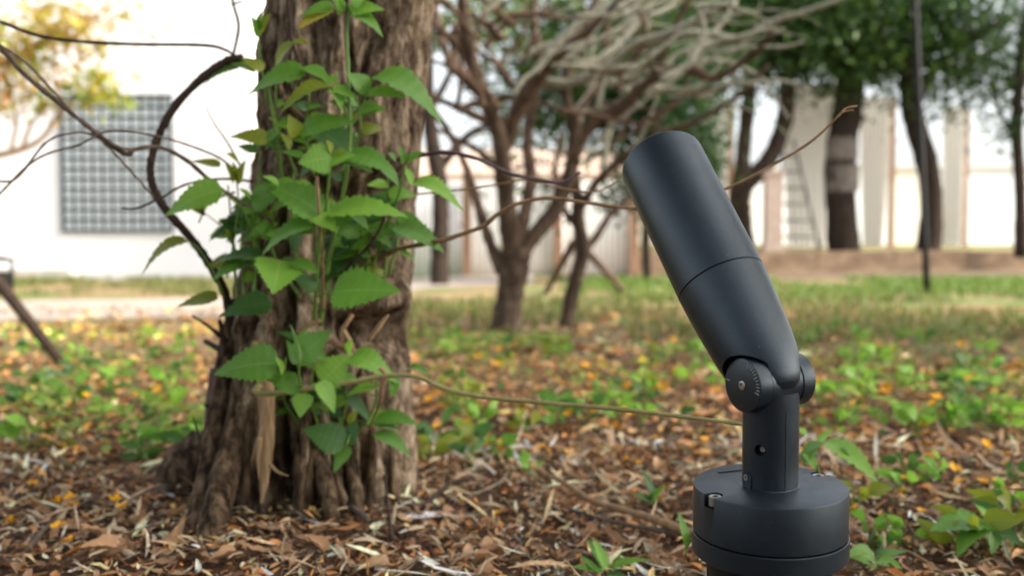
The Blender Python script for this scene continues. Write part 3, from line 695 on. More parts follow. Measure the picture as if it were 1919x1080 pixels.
low = np.clip((.45 - ZZ) / .45, 0, 1)
roots = (.020 * np.sin(7 * TH + 5 * ZZ + .6) + .014 * np.sin(13 * TH + 2) + .006 * np.sin(34 * TH + 6 * ZZ + 9 * fbm(s_ * 6, ZZ * 5, 0 * s_ + 31, 3))) * low ** .6 * np.where(PX > 670, .35, 1)
dis += bl_ * (.034 * n1 + .030 * n2 + .045 * n3 + .024 * ridg) + roots
X1 = X0 + dis * cx0; Y1 = Y0 + dis * sy0
V = np.stack([X1, Y1, ZZ], -1).reshape(-1, 3)
ix = np.arange(NT * NZ).reshape(NZ, NT); nx_ = np.roll(ix, -1, 1)
Q = np.stack([ix[:-1], nx_[:-1], nx_[1:], ix[1:]], -1).reshape(-1, 4)
stump = empty('old_tree', (P(575, 500, TD).x, TD, 0), 'old gnarled tree with fluted hollow trunk wrapped in leafy shoots', 'tree')
sb = stump.location
V -= np.array(sb)
link('trunk', np_mesh('trunk', V, Q), MAT['bark'], stump)
# surface depth lookup for things that touch the trunk
def trunk_depth(px, py):
    m = (np.abs(PX - px) < 14) & (np.abs(PY - py) < 14) & (sy0 < 0)
    return float(Y1[m].mean()) if m.any() else TD
for i, (dx, dy, dz, r_) in enumerate(((-.45, .1, 1.1, .09), (.35, -.2, 1.2, .085), (.1, .5, 1.0, .07))):
    c = Vector((X1[-1].mean(), TD, 2.25)) - sb
    vv, ff = tube([c - Vector((0, 0, .2)), c + Vector((dx * .4, dy * .4, dz * .4)), c + Vector((dx, dy, dz)), c + Vector((dx * 1.6, dy * 1.6, dz * 1.5))], [.12, r_, r_ * .7, r_ * .3], 16, 10, .15, seed=i)
    link('limb', mesh('limb', vv, ff), MAT['bark_warm'], stump)
link('crown', leaf_cloud('crown', 7500, Vector((-1.1, -.5, 3.8)), (2.2, 2.6, .6), .19, GREEN + LIGHTG, 77), MAT['green_v'], stump)  # unseen crown, widened and shifted left to shade the foreground
def stump_part(name, pts, rad, mat, n=30, sides=10, knob=.12, label=None, seed=0):
    W = [P(x, y, d) - sb for x, y, d in pts]
    vv, ff = tube(W, rad, n, sides, knob, seed=seed); o = link(name, mesh(name, vv, ff), MAT[mat], stump)
    if label: o['label'] = label
    return o
d0 = 1.70
stump_part('root', [(430, 610, 1.80), (418, 700, 1.76), (405, 800, 1.72), (388, 900, 1.68), (362, 990, 1.64), (330, 1050, 1.58)], [.012, .017, .020, .019, .017, .008], 'bark_warm', label='slim grey root strand running down outside the trunk')
stump_part('root', [(400, 690, 1.84), (393, 770, 1.83), (396, 850, 1.82), (402, 960, 1.79)], [.006, .009, .010, .009], 'vine_purple')
stump_part('root', [(450, 700, 1.72), (440, 800, 1.70), (420, 900, 1.66), (395, 1000, 1.60), (380, 1045, 1.57)], [.012, .018, .024, .024, .010], 'bark_warm', label='brown buttress root at the front')
stump_part('root', [(430, 840, 1.95), (370, 870, 1.95), (335, 910, 1.93), (318, 975, 1.90)], [.05, .06, .05, .03], 'bark_warm', label='rounded root knee bulging to the side')
stump_part('root', [(560, 780, 1.75), (590, 850, 1.73), (612, 910, 1.70), (622, 965, 1.68), (626, 1030, 1.66)], [.010, .013, .015, .014, .006], 'bark_warm')
stump_part('root', [(640, 800, 1.76), (655, 870, 1.74), (668, 930, 1.71), (680, 1030, 1.68)], [.009, .011, .012, .009], 'bark_warm')
stump_part('root', [(320, 925, 1.86), (250, 945, 1.86), (170, 968, 1.84), (90, 1000, 1.80)], [.02, .018, .014, .006], 'vine_grey')
for k, (xa_, ya_, xb_, yb_, r_) in enumerate(((455, 640, 430, 990, .009), (470, 700, 462, 1000, .008), (512, 700, 500, 985, .007), (545, 690, 560, 985, .009), (572, 760, 585, 990, .007), (632, 780, 646, 985, .008), (440, 560, 410, 760, .007), (530, 560, 540, 700, .006), (690, 800, 705, 985, .008), (735, 820, 752, 980, .007))):
    yb_ = yb_ + 35 if yb_ > 900 else yb_
    q = [(xa_ + (xb_ - xa_) * t_ + 7 * math.sin(t_ * 5 + k * 1.7), ya_ + (yb_ - ya_) * t_) for t_ in (0, .25, .5, .75, 1)]
    stump_part('root', [(x, y, trunk_depth(x, y) - .004 - .02 * i * (yb_ > 900) / 4) for i, (x, y) in enumerate(q)], [r_ * .5, r_, r_ * 1.1, r_, r_ * .8], 'bark_warm', seed=k + 40, knob=.3)
# splintered strip of bark hanging in front
v, f = [], []
S = [(478, 640, 1.70, 6), (496, 700, 1.685, 15), (500, 780, 1.67, 15), (498, 850, 1.66, 14), (494, 905, 1.66, 8), (489, 945, 1.66, 1)]
for i, (x, y, d, wpx) in enumerate(spline(S, 20)):
    for sx, sd_ in ((-1, .0), (-.3, -.006), (.5, -.004), (1, .003)):
        v.append(P(x + sx * wpx + rng.uniform(-1, 1), y, d + sd_) - sb)
    for sx in (1, -1): v.append(P(x + sx * wpx * .9, y, d + .008) - sb)
n = len(v) // 6
for i in range(n - 1):
    for k in range(6): a = i * 6 + k; b = i * 6 + (k + 1) % 6; f.append((a, b, b + 6, a + 6))
o = link('bark_strip', mesh('bark_strip', v, f), MAT['strip'], stump); o['label'] = 'pale splintered strip of bark hanging loose'
stump_part('splinter', [(492, 800, 1.66), (482, 830, 1.655), (470, 868, 1.65)], [.004, .003, .001], 'strip', 8, 6)
stump_part('splinter', [(505, 870, 1.66), (520, 885, 1.65), (540, 893, 1.64)], [.003, .0025, .001], 'strip', 8, 6)
stump_part('splinter', [(488, 820, 1.655), (484, 860, 1.65), (486, 902, 1.65)], [.005, .004, .001], 'strip', 8, 6)
for k, q in enumerate((((650, 660), (620, 640), (600, 650)), ((640, 612), (655, 640), (668, 672)), ((600, 600), (575, 612), (552, 640)), ((690, 640), (712, 610), (728, 590)), ((660, 590), (640, 625), (648, 655)))):
    stump_part('splinter', [(x, y, trunk_depth(650, 700) - .02 - .01 * (k % 3)) for x, y in q], [.004, .005, .002], 'strip' if k % 2 else 'vine_tan', 8, 6, seed=k)
stump_part('stub', [(300, 690, 1.95), (385, 640, 1.84), (440, 672, 1.78)][1:], [.005, .007], 'vine_dark', 6, 6)

# ------------------------------------------------------------------ leaf meshes
def leaf_mesh(name, wid=.55, droop=.18, fold=.14, serr=.10, nseg=22, ripple=.012, twist=0.0, shape=.62):
    v, f, uv = [], [], []
    cols = (-1, -.5, 0, .5, 1)
    for i in range(nseg + 1):
        t = i / nseg
        prof = (math.sin(math.pi * min(1, t ** shape)) ** .85) * (1 - .25 * t) if 0 < t < 1 else 0
        tip = 1.0
        hw = wid * .5 * prof * 1.12
        tooth = (1 + serr) if i % 2 else (1 - serr)
        for c in cols:
            y = hw * c * (tooth if abs(c) == 1 else 1)
            xx = t + (serr * .25 * (1 if i % 2 else -1) / nseg * 4 if abs(c) == 1 else 0)
            z = fold * abs(y) - droop * t * t + droop * .35 * t + ripple * math.sin(t * 2 * math.pi * 7 - abs(c) * 2.0) * abs(c)
            z += twist * y * (t - .3)
            v.append((xx, y, z)); uv.append((t, .5 + .5 * c))
    k = len(cols)
    for i in range(nseg):
        for j in range(k - 1): a = i * k + j; f.append((a, a + k, a + k + 1, a + 1))
    me = mesh(name, v, f); ul = me.uv_layers.new(name='UVMap')
    for lp in me.loops: ul.data[lp.index].uv = uv[lp.vertex_index]
    return me
BASES = dict(a=leaf_mesh('leaf_a', .56, .16, .22), b=leaf_mesh('leaf_b', .52, .42, .18, twist=.3), c=leaf_mesh('leaf_c', .58, .04, .30, twist=-.3), d=leaf_mesh('leaf_d', .50, .75, .25, .09), e=leaf_mesh('leaf_e', .66, .22, .16, .11))
LM = {}
def leafdata(k, mat):
    key = k + mat
    if key not in LM: m = BASES[k].copy(); m.materials.clear(); m.materials.append(MAT[mat]); LM[key] = m
    return LM[key]
def leaf_matrix(B, T, face, view_from=CAM, flip=1):
    e = (T - B); L = e.length; e.normalize()
    vdir = (view_from - B).normalized(); n0 = vdir - e * vdir.dot(e)
    if n0.length < 1e-4: n0 = Vector((0, 0, 1))
    n0.normalize(); n9 = n0.cross(e)
    if n9.z < 0: n9 = -n9
    s = math.sqrt(max(0, 1 - face * face)); n = n0 * face + n9 * s
    y = n.cross(e).normalized()
    M = Matrix(((e.x, y.x, n.x), (e.y, y.y, n.y), (e.z, y.z, n.z))).to_4x4()
    return M, L
def put_leaf(parent, pb, B, T, face, kind, mat, wscale=1.0, name='leaf'):
    M, L = leaf_matrix(B, T, face)
    o = link(name, leafdata(kind, mat), None, parent)
    o.matrix_basis = Matrix.Translation(B - pb) @ M @ Matrix.Diagonal((L, L * wscale * 1.15, L, 1))
    return o
MM = {'g': 'leaf', 'b': 'leaf_bright', 'd': 'leaf_dark', 'o': 'leaf_olive', 'y': 'leaf_yellow'}
def shoot(label, stems, leaves, D0, base=None):
    """stems: list of (points px[,D]), radius ; leaves: (bx,by,tx,ty,face,kind,mat[,dB,dT,wscale])"""
    q = stems[0][0][0]; b = P(q[0], q[1], q[2] if len(q) > 2 else D0)
    e = empty('leafy_shoot', b, label, 'shoot', 'leafy shoots sprouting on the old trunk')
    for k, (pts, r0) in enumerate(stems):
        W = [P(p[0], p[1], p[2] if len(p) > 2 else D0) - b for p in pts]; n = len(W)
        vv, ff = tube(W, [r0 * (1 - .45 * i / (n - 1)) for i in range(n)], 6 * n, 7, .12, seed=k); link('stem', mesh('stem', vv, ff), MAT['stem'], e)
    for lf in leaves:
        bx, by, tx, ty, fc, kd, mt = lf[:7]; dB = lf[7] if len(lf) > 7 else 0; dT = lf[8] if len(lf) > 8 else dB - .02; ws = lf[9] if len(lf) > 9 else 1.0
        B_, T_ = P(bx, by, D0 + dB), P(tx, ty, D0 + dT)
        put_leaf(e, b, B_, T_, fc, kd, MM[mt], ws)
    return e
shoot('tallest green shoot with a tip of young and yellowing leaves on the trunk', [([(600, 610, 1.70), (615, 500, 1.64), (640, 380, 1.60), (655, 270, 1.57), (653, 150, 1.56), (650, 60, 1.56), (655, 15, 1.56)], .0042), ([(655, 235, 1.57), (640, 190, 1.56), (622, 162, 1.55)], .0022), ([(656, 235, 1.57), (675, 205, 1.56), (690, 172, 1.55)], .0022)], [
    (628, 14, 560, 16, .5, 'b', 'g'), (622, 12, 556, 48, .5, 'a', 'y'), (640, 25, 632, -6, .8, 'a', 'b'), (655, 22, 712, 4, .55, 'b', 'b'), (662, 30, 714, 36, .3, 'd', 'g', 0, -.03),
    (660, 10, 668, 36, .7, 'c', 'g'), (645, 18, 620, -14, .7, 'a', 'g'), (660, 15, 690, -20, .6, 'a', 'b'),
    (622, 163, 528, 164, .28, 'd', 'o', 0, -.05), (622, 164, 666, 180, .5, 'a', 'b', 0, -.02), (624, 166, 638, 202, .6, 'c', 'b', 0, -.03),
    (692, 170, 652, 134, .85, 'e', 'g'), (684, 178, 757, 164, .35, 'b', 'b'), (702, 142, 828, 168, .42, 'd', 'g', 0, -.04),
    (655, 288, 590, 230, .92, 'e', 'd', .06, .05, 1.1), (562, 250, 652, 209, .5, 'b', 'g'), (556, 256, 544, 215, .85, 'e', 'o')], 1.56)
shoot('bright central shoot carrying the broadest fresh green leaf on the trunk', [([(605, 470, 1.66), (608, 420, 1.58), (614, 360, 1.54), (620, 305, 1.52)], .0032)], [
    (622, 296, 560, 302, .95, 'e', 'b', 0, -.02, 1.25), (618, 304, 664, 287, .6, 'a', 'b'), (650, 290, 742, 303, .5, 'b', 'g', .02, .0, 1.1), (640, 296, 700, 318, .5, 'a', 'g', .03, .02),
    (568, 294, 527, 280, .5, 'a', 'g', .03, .03), (622, 285, 612, 262, .5, 'c', 'o', .01), (625, 286, 648, 282, .4, 'a', 'o', .01), (716, 312, 750, 346, .6, 'a', 'g', .04, .03),
    (640, 340, 612, 318, .6, 'a', 'd', .06, .06), (590, 300, 560, 330, .6, 'a', 'd', .08, .08)], 1.52)
shoot('low bushy shoot in the middle of the trunk with large drooping leaves', [([(590, 600, 1.69), (592, 540, 1.62), (597, 480, 1.58), (602, 400, 1.54)], .0036), ([(594, 555, 1.63), (612, 550, 1.58), (628, 545, 1.55)], .0020)], [
    (600, 400, 500, 328, .8, 'b', 'g', 0, -.01, 1.05), (522, 345, 494, 328, .5, 'a', 'b'), (612, 402, 752, 371, .36, 'b', 'b', 0, -.02), (612, 408, 602, 370, .7, 'e', 'b', .02, .02),
    (656, 392, 612, 424, .9, 'e', 'g', .04, .03), (596, 402, 630, 430, .85, 'e', 'b', -.01, -.03), (588, 424, 486, 437, .45, 'd', 'g', 0, -.03), (590, 432, 506, 428, .45, 'b', 'g', .01, -.01),
    (660, 400, 692, 428, .6, 'a', 'g', .02, .01), (525, 487, 514, 540, 1.0, 'e', 'b', .02, -.05, 1.15), (548, 490, 596, 508, .6, 'a', 'g', .02, .0),
    (592, 545, 543, 505, .75, 'a', 'd', .06, .05), (622, 549, 744, 534, .7, 'e', 'g', .01, -.02, 1.0), (668, 520, 700, 515, .6, 'a', 'g', .05, .05), (640, 440, 610, 490, .8, 'e', 'd', .1, .09, 1.1), (560, 430, 548, 480, .7, 'a', 'd', .1, .1), (640, 470, 672, 445, .7, 'a', 'd', .09, .09)], 1.54)
shoot('upright left-hand shoot with a long bare stem and a pair of wide leaves', [([(528, 350, 1.70), (525, 300, 1.64), (512, 220, 1.60), (500, 155, 1.58)], .0036), ([(524, 300, 1.64), (510, 275, 1.62), (500, 262, 1.61)], .002)], [
    (572, 133, 457, 153, .48, 'b', 'g', 0, -.02, 1.1), (570, 124, 620, 149, .5, 'a', 'g'), (503, 264, 432, 243, .7, 'b', 'o', .03, .02, 1.0), (500, 264, 528, 232, .6, 'a', 'g', .03, .03), (484, 284, 446, 270, .6, 'a', 'd', .05, .05, 1.2),
    (548, 78, 506, 122, .4, 'b', 'o', .03, .01), (545, 78, 578, 78, .3, 'a', 'o', .03), (530, 250, 545, 280, .5, 'a', 'o', .05)], 1.58)
shoot('thin young shoot with small upright tip leaves against the white wall', [([(500, 200, 1.76), (494, 150, 1.74), (488, 110, 1.72), (484, 60, 1.71)], .002)], [
    (484, 68, 473, 27, .6, 'a', 'g'), (486, 56, 504, 24, .7, 'a', 'o'), (487, 50, 488, 20, .5, 'a', 'g'), (492, 132, 450, 98, .7, 'b', 'o', .0, .0), (452, 120, 376, 140, .42, 'b', 'g', .02, .0), (440, 118, 480, 132, .4, 'a', 'b', .02)], 1.71)
shoot('left-hand shoot with a serrated pale green leaf reaching over the vine loop', [([(478, 480, 1.72), (470, 430, 1.70), (452, 390, 1.68), (415, 357, 1.66)], .003), ([(470, 430, 1.70), (472, 400, 1.68), (472, 378, 1.66)], .0022), ([(425, 520, 1.72), (440, 440, 1.7), (446, 370, 1.68), (440, 320, 1.68)], .002), ([(430, 500, 1.73), (440, 462, 1.73), (420, 430, 1.73), (385, 400, 1.72)], .0016)], [
    (418, 356, 299, 387, .75, 'b', 'b', 0, -.02, .95), (472, 379, 530, 352, .75, 'e', 'g', 0, -.02, 1.1), (412, 312, 358, 297, .45, 'a', 'o', .03, .03), (446, 345, 436, 302, .5, 'c', 'o', .02, .02, .9), (438, 342, 425, 305, .4, 'a', 'o', .02), (450, 340, 456, 300, .4, 'a', 'o', .02),
    (385, 402, 352, 386, .5, 'a', 'o', .05), (380, 400, 372, 380, .5, 'a', 'o', .05), (436, 455, 424, 428, .6, 'a', 'o', .05), (425, 448, 458, 425, .5, 'a', 'd', .05), (430, 402, 452, 398, .4, 'a', 'd', .05), (445, 300, 425, 285, .5, 'a', 'o', .02), (470, 372, 450, 352, .4, 'a', 'b')], 1.66)
shoot('left shoot with an arched olive leaf hanging beyond the vine loop', [([(420, 560, 1.74), (405, 520, 1.72), (375, 470, 1.70), (352, 452, 1.69)], .0024)], [
    (352, 453, 254, 476, .4, 'd', 'o', 0, -.03, .9), (492, 478, 388, 477, .35, 'b', 'd', -.01, -.03), (458, 490, 393, 514, .65, 'b', 'g', -.02, -.04), (450, 492, 492, 502, .4, 'a', 'd', -.02), (408, 560, 330, 568, .5, 'a', 'o', 0, 0), (510, 569, 408, 577, .72, 'b', 'd', -.05, -.08, 1.05)], 1.69)
shoot('right-hand shoot rising past the hollow with narrow tip leaves', [([(690, 525, 1.70), (715, 450, 1.66), (742, 380, 1.62), (760, 310, 1.60)], .0030), ([(705, 480, 1.68), (735, 440, 1.64)], .002)], [
    (758, 305, 750, 274, .6, 'a', 'g'), (764, 302, 792, 283, .5, 'a', 'g'), (772, 345, 757, 312, .5, 'c', 'b'), (774, 344, 864, 352, .4, 'd', 'b', 0, -.03), (738, 424, 834, 449, .5, 'b', 'g', 0, -.02, 1.1), (712, 420, 764, 446, .5, 'a', 'd', .05, .04),
    (702, 438, 736, 462, .6, 'a', 'b', .02, .01), (700, 405, 668, 388, .6, 'a', 'g', .04, .04), (748, 470, 776, 485, .4, 'a', 'b', .03), (742, 300, 728, 285, .5, 'a', 'g', .01)], 1.62)
shoot('lower front shoot with rounded leaves above the splintered bark', [([(590, 720, 1.69), (568, 735, 1.60), (560, 700, 1.56), (562, 660, 1.55), (545, 610, 1.6)], .0026), ([(610, 722, 1.64), (640, 720, 1.60), (655, 668, 1.58)], .002)], [
    (524, 681, 396, 687, .88, 'b', 'g', 0, -.02, 1.05), (563, 733, 490, 690, .75, 'b', 'g', .02, .01, 1.05), (557, 676, 615, 618, .85, 'e', 'g', 0, -.01), (557, 684, 540, 636, .7, 'a', 'g', .02, .02), (582, 650, 614, 680, .5, 'a', 'g', .02), (560, 684, 592, 676, .4, 'a', 'b', 0),
    (604, 717, 652, 664, .98, 'e', 'b', 0, 0, 1.15), (596, 716, 634, 768, .8, 'b', 'b', -.02, -.03), (572, 738, 560, 782, .9, 'e', 'b', -.01, -.03, 1.15), (656, 670, 736, 684, .65, 'd', 'b', .02, -.01, 1.1), (652, 662, 658, 638, .6, 'a', 'b', .02), (530, 700, 520, 670, .4, 'a', 'b', 0), (560, 640, 520, 618, .5, 'a', 'd', .05, .05), (565, 650, 572, 615, .5, 'a', 'g', .04)], 1.56)
shoot('lowest right shoot with dark green leaves near the foot of the trunk', [([(670, 760, 1.70), (660, 800, 1.66), (650, 834, 1.62)], .002), ([(672, 790, 1.69), (690, 798, 1.67), (705, 790, 1.66)], .0018)], [
    (646, 834, 570, 800, .88, 'e', 'd', 0, -.01, 1.05), (651, 834, 666, 786, .8, 'e', 'd', .01, .01), (655, 838, 622, 885, .75, 'a', 'g', 0, -.02, .95), (650, 746, 698, 780, .6, 'b', 'd', .03, .02), (702, 812, 772, 838, .55, 'b', 'g', .02, .0), (702, 787, 778, 778, .5, 'b', 'g', .03, .01), (706, 795, 748, 802, .4, 'a', 'g', .03), (738, 742, 732, 690, .5, 'a', 'g', .04), (750, 715, 724, 700, .6, 'a', 'g', .04), (762, 692, 802, 685, .3, 'd', 'g', .04), (600, 780, 575, 760, .5, 'a', 'd', .07, .07), (640, 780, 600, 765, .7, 'a', 'd', .06, .06), (655, 800, 668, 770, .6, 'a', 'o', .05)], 1.63)

fg = random.Random(12)
def filler(label, area, n, D0, lmin, lmax):
    (x0_, x1_), (y0_, y1_) = area; px0, py0 = (x0_ + x1_) / 2, y1_
    b = P(px0, py0, 1.7); e = empty('leafy_shoot', b, label, 'shoot', 'leafy shoots sprouting on the old trunk')
    ns = max(3, n // 6)
    for s in range(ns):
        sx = x0_ + (x1_ - x0_) * (s + .5) / ns + fg.uniform(-12, 12); top = fg.uniform(y0_, y0_ + (y1_ - y0_) * .5); dd = D0 + fg.uniform(-.03, .06)
        pts = [(px0 + (sx - px0) * .5, py0, 1.71), (sx + fg.uniform(-10, 10), (py0 + top) / 2, dd + .03), (sx, top, dd)]
        vv, ff = tube([P(*q) - b for q in pts], [.0028, .0024, .0014], 14, 6, .1); link('stem', mesh('stem', vv, ff), MAT['stem'], e)
        for k in range(n // ns + 1):
            t_ = fg.uniform(.3, 1.0); S_ = spline([P(*q) for q in pts], 12); B_ = Vector(S_[min(len(S_) - 1, int(t_ * (len(S_) - 1)))])
            L_ = fg.uniform(lmin, lmax); an = fg.uniform(-.5, 3.64); T_ = B_ + Vector((math.cos(an) * L_, -fg.uniform(-.1, .6) * L_, (math.sin(an) * .35 - .15) * L_))
            put_leaf(e, b, B_, T_, fg.uniform(.35, .95), fg.choice('aabbced'), fg.choice(('leaf', 'leaf', 'leaf_dark', 'leaf_bright', 'leaf_bright', 'leaf_olive')), fg.uniform(.85, 1.2))
filler('dense tangle of dark green leaves filling the hollow middle of the trunk', ((500, 720), (290, 560)), 40, 1.64, .035, .075)
filler('upper cluster of mixed green leaves across the trunk below the bare bark', ((495, 700), (120, 330)), 28, 1.62, .025, .055)
filler('left-hand fringe of olive leaves hanging over the trunk edge', ((410, 510), (270, 560)), 26, 1.68, .025, .06)
filler('right-hand fringe of leaves beside the knotted hole', ((660, 770), (300, 520)), 16, 1.63, .03, .065)
filler('low tuft of small leaves above the root flare', ((520, 720), (610, 820)), 24, 1.64, .025, .055)

# ------------------------------------------------------------------ vines and twigs
def vine(name, label, strands, mat, cat='vine', group=None):
    q = strands[0][0][0]; b = P(*q); e = empty(name, b, label, cat, group)
    for k, (pts, r0, r1) in enumerate(strands):
        W = [P(*p) - b for p in pts]; n = len(W)
        vv, ff = tube(W, [r0 + (r1 - r0) * i / (n - 1) for i in range(n)], 9 * n, 8, .28, seed=k + n); link('strand', mesh('strand', vv, ff), MAT[mat], e)
    return e
vine('woody_vine', 'thick dark vine bending in a loop left of the trunk', [([(455, 108, 1.72), (428, 112, 1.72), (385, 140, 1.72), (327, 200, 1.73), (292, 268, 1.74), (282, 330, 1.74), (305, 385, 1.75), (352, 440, 1.76), (396, 500, 1.77), (425, 560, 1.79), (432, 640, 1.8)], .0065, .0085)], 'vine_dark')
vine('woody_vine', 'dark thin vine stretched across the white wall to the vine loop', [([(-120, 5, 1.7), (0, 40, 1.7), (65, 64, 1.7), (140, 76, 1.7), (250, 82, 1.71), (380, 84, 1.72), (420, 92, 1.72), (440, 104, 1.72)], .0032, .0024), ([(428, -30, 1.74), (438, 10, 1.73), (447, 50, 1.72), (437, 103, 1.72)], .0022, .0024), ([(434, 8, 1.73), (446, 4, 1.73), (455, 2, 1.73)], .002, .001)], 'vine_dark')
vine('woody_vine', 'pair of twisted grey vines slanting down to a knot before the grid window', [([(-90, 10, 1.62), (0, 88, 1.62), (45, 138, 1.62), (110, 192, 1.62), (190, 256, 1.63), (225, 284, 1.64), (245, 288, 1.64), (250, 280, 1.64), (300, 276, 1.66), (352, 302, 1.68), (402, 346, 1.69), (470, 392, 1.72)], .0046, .0034), ([(0, 84, 1.61), (50, 118, 1.61), (110, 182, 1.61), (150, 225, 1.61), (215, 272, 1.63), (244, 280, 1.64)], .0022, .003)], 'vine_grey')
vine('thin_vine', 'two thin pale vines crossing in front of the grid window', [([(-40, 330, 1.6), (5, 340, 1.6), (35, 330, 1.6), (85, 268, 1.6), (130, 250, 1.61), (180, 256, 1.62), (240, 315, 1.64), (290, 372, 1.66)], .0018, .002), ([(-30, 390, 1.6), (0, 362, 1.6), (70, 297, 1.6), (150, 270, 1.61), (205, 246, 1.62), (300, 256, 1.65), (400, 290, 1.68), (440, 318, 1.7)], .0018, .0018)], 'vine_grey')
vine('thin_vine', 'short dark twig curling across the lower grid window', [([(228, 389, 1.66), (255, 390, 1.66), (300, 372, 1.67), (350, 345, 1.69), (420, 335, 1.71), (475, 340, 1.74)], .0016, .0024), ([(372, 418, 1.7), (385, 390, 1.7), (405, 372, 1.7), (440, 360, 1.71)], .0012, .002)], 'vine_dark')
vine('thin_vine', 'fine grey twigs sticking up against the white wall', [([(384, 197, 1.72), (402, 232, 1.72), (425, 265, 1.72), (450, 310, 1.73)], .0008, .0018)], 'vine_grey')
vine('thin_vine', 'dark vine hanging down the upper front of the trunk', [([(538, -30, 1.66), (541, 20, 1.66), (548, 80, 1.66), (562, 124, 1.66), (560, 170, 1.67), (554, 200, 1.69)], .0034, .0030)], 'vine_dark')
vine('woody_vine', 'pale woody strand crossing the upper trunk diagonally', [([(508, 140, 1.70), (530, 185, 1.69), (552, 210, 1.69), (580, 245, 1.70), (600, 290, 1.73)], .009, .006)], 'bark_warm')
vine('thin_vine', 'dark twig curving through the leaves in front of the hollow', [([(632, 540, 1.66), (652, 500, 1.60), (690, 462, 1.57), (716, 420, 1.56), (722, 385, 1.57)], .003, .002)], 'vine_dark')
vine('thin_vine', 'dark reddish dead stem standing among the central leaves', [([(606, 580, 1.68), (604, 480, 1.60), (598, 400, 1.53), (594, 330, 1.51)], .003, .0022)], 'vine_tan')
vine('long_twig', 'long brown twig running from the trunk past the spotlight head', [([(672, 490, 1.74), (720, 478, 1.69), (752, 466, 1.66), (830, 450, 1.60), (862, 440, 1.58), (905, 424, 1.56), (935, 400, 1.54), (975, 380, 1.52), (1030, 371, 1.5), (1100, 380, 1.46), (1190, 390, 1.42), (1290, 378, 1.38), (1375, 347, 1.35), (1450, 308, 1.33), (1520, 265, 1.31), (1570, 218, 1.30), (1585, 203, 1.30), (1606, 198, 1.30)], .0044, .0011), ([(1578, 210, 1.30), (1590, 207, 1.30), (1600, 206, 1.3)], .0012, .0007)], 'vine_tan', 'twig')
vine('long_twig', 'purple-brown twig arching right from the trunk above the brown one', [([(740, 300, 1.74), (790, 291, 1.68), (832, 285, 1.66), (890, 296, 1.64), (960, 326, 1.62), (1035, 341, 1.6), (1062, 338, 1.6), (1088, 322, 1.6)], .0042, .002)], 'vine_purple', 'twig')
vine('long_twig', 'hair-thin pale twig between the purple twig and brown twig', [([(765, 365, 1.74), (860, 356, 1.7), (935, 345, 1.68), (990, 338, 1.66), (1060, 354, 1.64), (1120, 358, 1.62), (1165, 335, 1.6)], .0018, .0012)], 'vine_tan', 'twig')
vine('long_twig', 'yellow-green twig stretching low from the trunk to the spotlight post', [([(486, 722, 1.63), (480, 736, 1.62), (520, 738, 1.6), (600, 726, 1.57), (660, 716, 1.55), (716, 706, 1.54), (780, 706, 1.5), (830, 728, 1.46), (900, 744, 1.42), (1000, 754, 1.36), (1150, 767, 1.28), (1290, 783, 1.22), (1400, 797, 1.16)], .0046, .0026)], 'vine_green', 'twig')
vine('thin_vine', 'brown knotted twig dangling from the yellow-green twig', [([(712, 690, 1.54), (722, 702, 1.54), (716, 722, 1.54), (712, 755, 1.57), (700, 785, 1.62), (690, 810, 1.66)], .0045, .0014)], 'vine_tan')
vine('thin_vine', 'thin dark upright twig beside the left root', [([(362, 782, 1.70), (372, 815, 1.69), (378, 850, 1.69), (384, 880, 1.69), (388, 935, 1.68)], .0014, .0045)], 'vine_dark')
vine('thin_vine', 'broken dead twigs jutting left from the trunk foot', [([(360, 592, 1.72), (395, 615, 1.74), (425, 640, 1.77)], .0014, .005), ([(412, 600, 1.75), (420, 660, 1.76), (405, 720, 1.77), (398, 800, 1.78)], .004, .005), ([(385, 760, 1.72), (405, 768, 1.74), (430, 780, 1.76)], .004, .004)], 'vine_dark')

# ------------------------------------------------------------------ spotlight
LB = P(1443, 909, .985)                              # centre of the base's top face
az = math.atan2(LB.x, LB.y)
rv = Vector((math.cos(az), -math.sin(az), 0)); hv = Vector((math.sin(az), math.cos(az), 0)); zv = Vector((0, 0, 1))
Rot = Matrix((rv, hv, zv)).transposed()              # lamp frame: x right, y away, z up
tilt = Matrix.Rotation(R(3.6), 3, 'X')               # the stake leans a little towards the viewer
LM3 = Rot @ tilt
lamp = empty('garden_spotlight', LB, 'dark grey metal garden spotlight with a tilted round head on a round base', 'spotlight')
lamp.rotation_euler = LM3.to_euler()
lampinv = LM3.inverted()
def lp(name, me, parent=None, mat='powder', M=None):
    o = link(name, me, MAT[mat], parent or lamp)
    if M is not None: o.matrix_basis = M
    return o
def cyl(r, z0, z1, seg=48, bev=.0008):
    v, f = lathe([(r - bev, z0), (r, z0 + bev), (r, z1 - bev), (r - bev, z1)], seg); return v, f
def boolean(me, cutters, op='DIFFERENCE'):
    o = bpy.data.objects.new('tmp', me); C.objects.link(o); tmp = []
    for cm in cutters:
        c = bpy.data.objects.new('cut', cm); C.objects.link(c); tmp.append(c)
        m = o.modifiers.new('b', 'BOOLEAN'); m.operation = op; m.object = c; m.solver = 'EXACT'
    dg = bpy.context.evaluated_depsgraph_get(); dg.update()
    r_ = bpy.data.meshes.new_from_object(o.evaluated_get(dg), depsgraph=dg)
    for c in tmp + [o]: bpy.data.objects.remove(c)
    r_.polygons.foreach_set('use_smooth', [True] * len(r_.polygons)); sharp(r_, 32); return r_
def xf(v, M): return [M @ Vector(p) for p in v]
RB = .0755
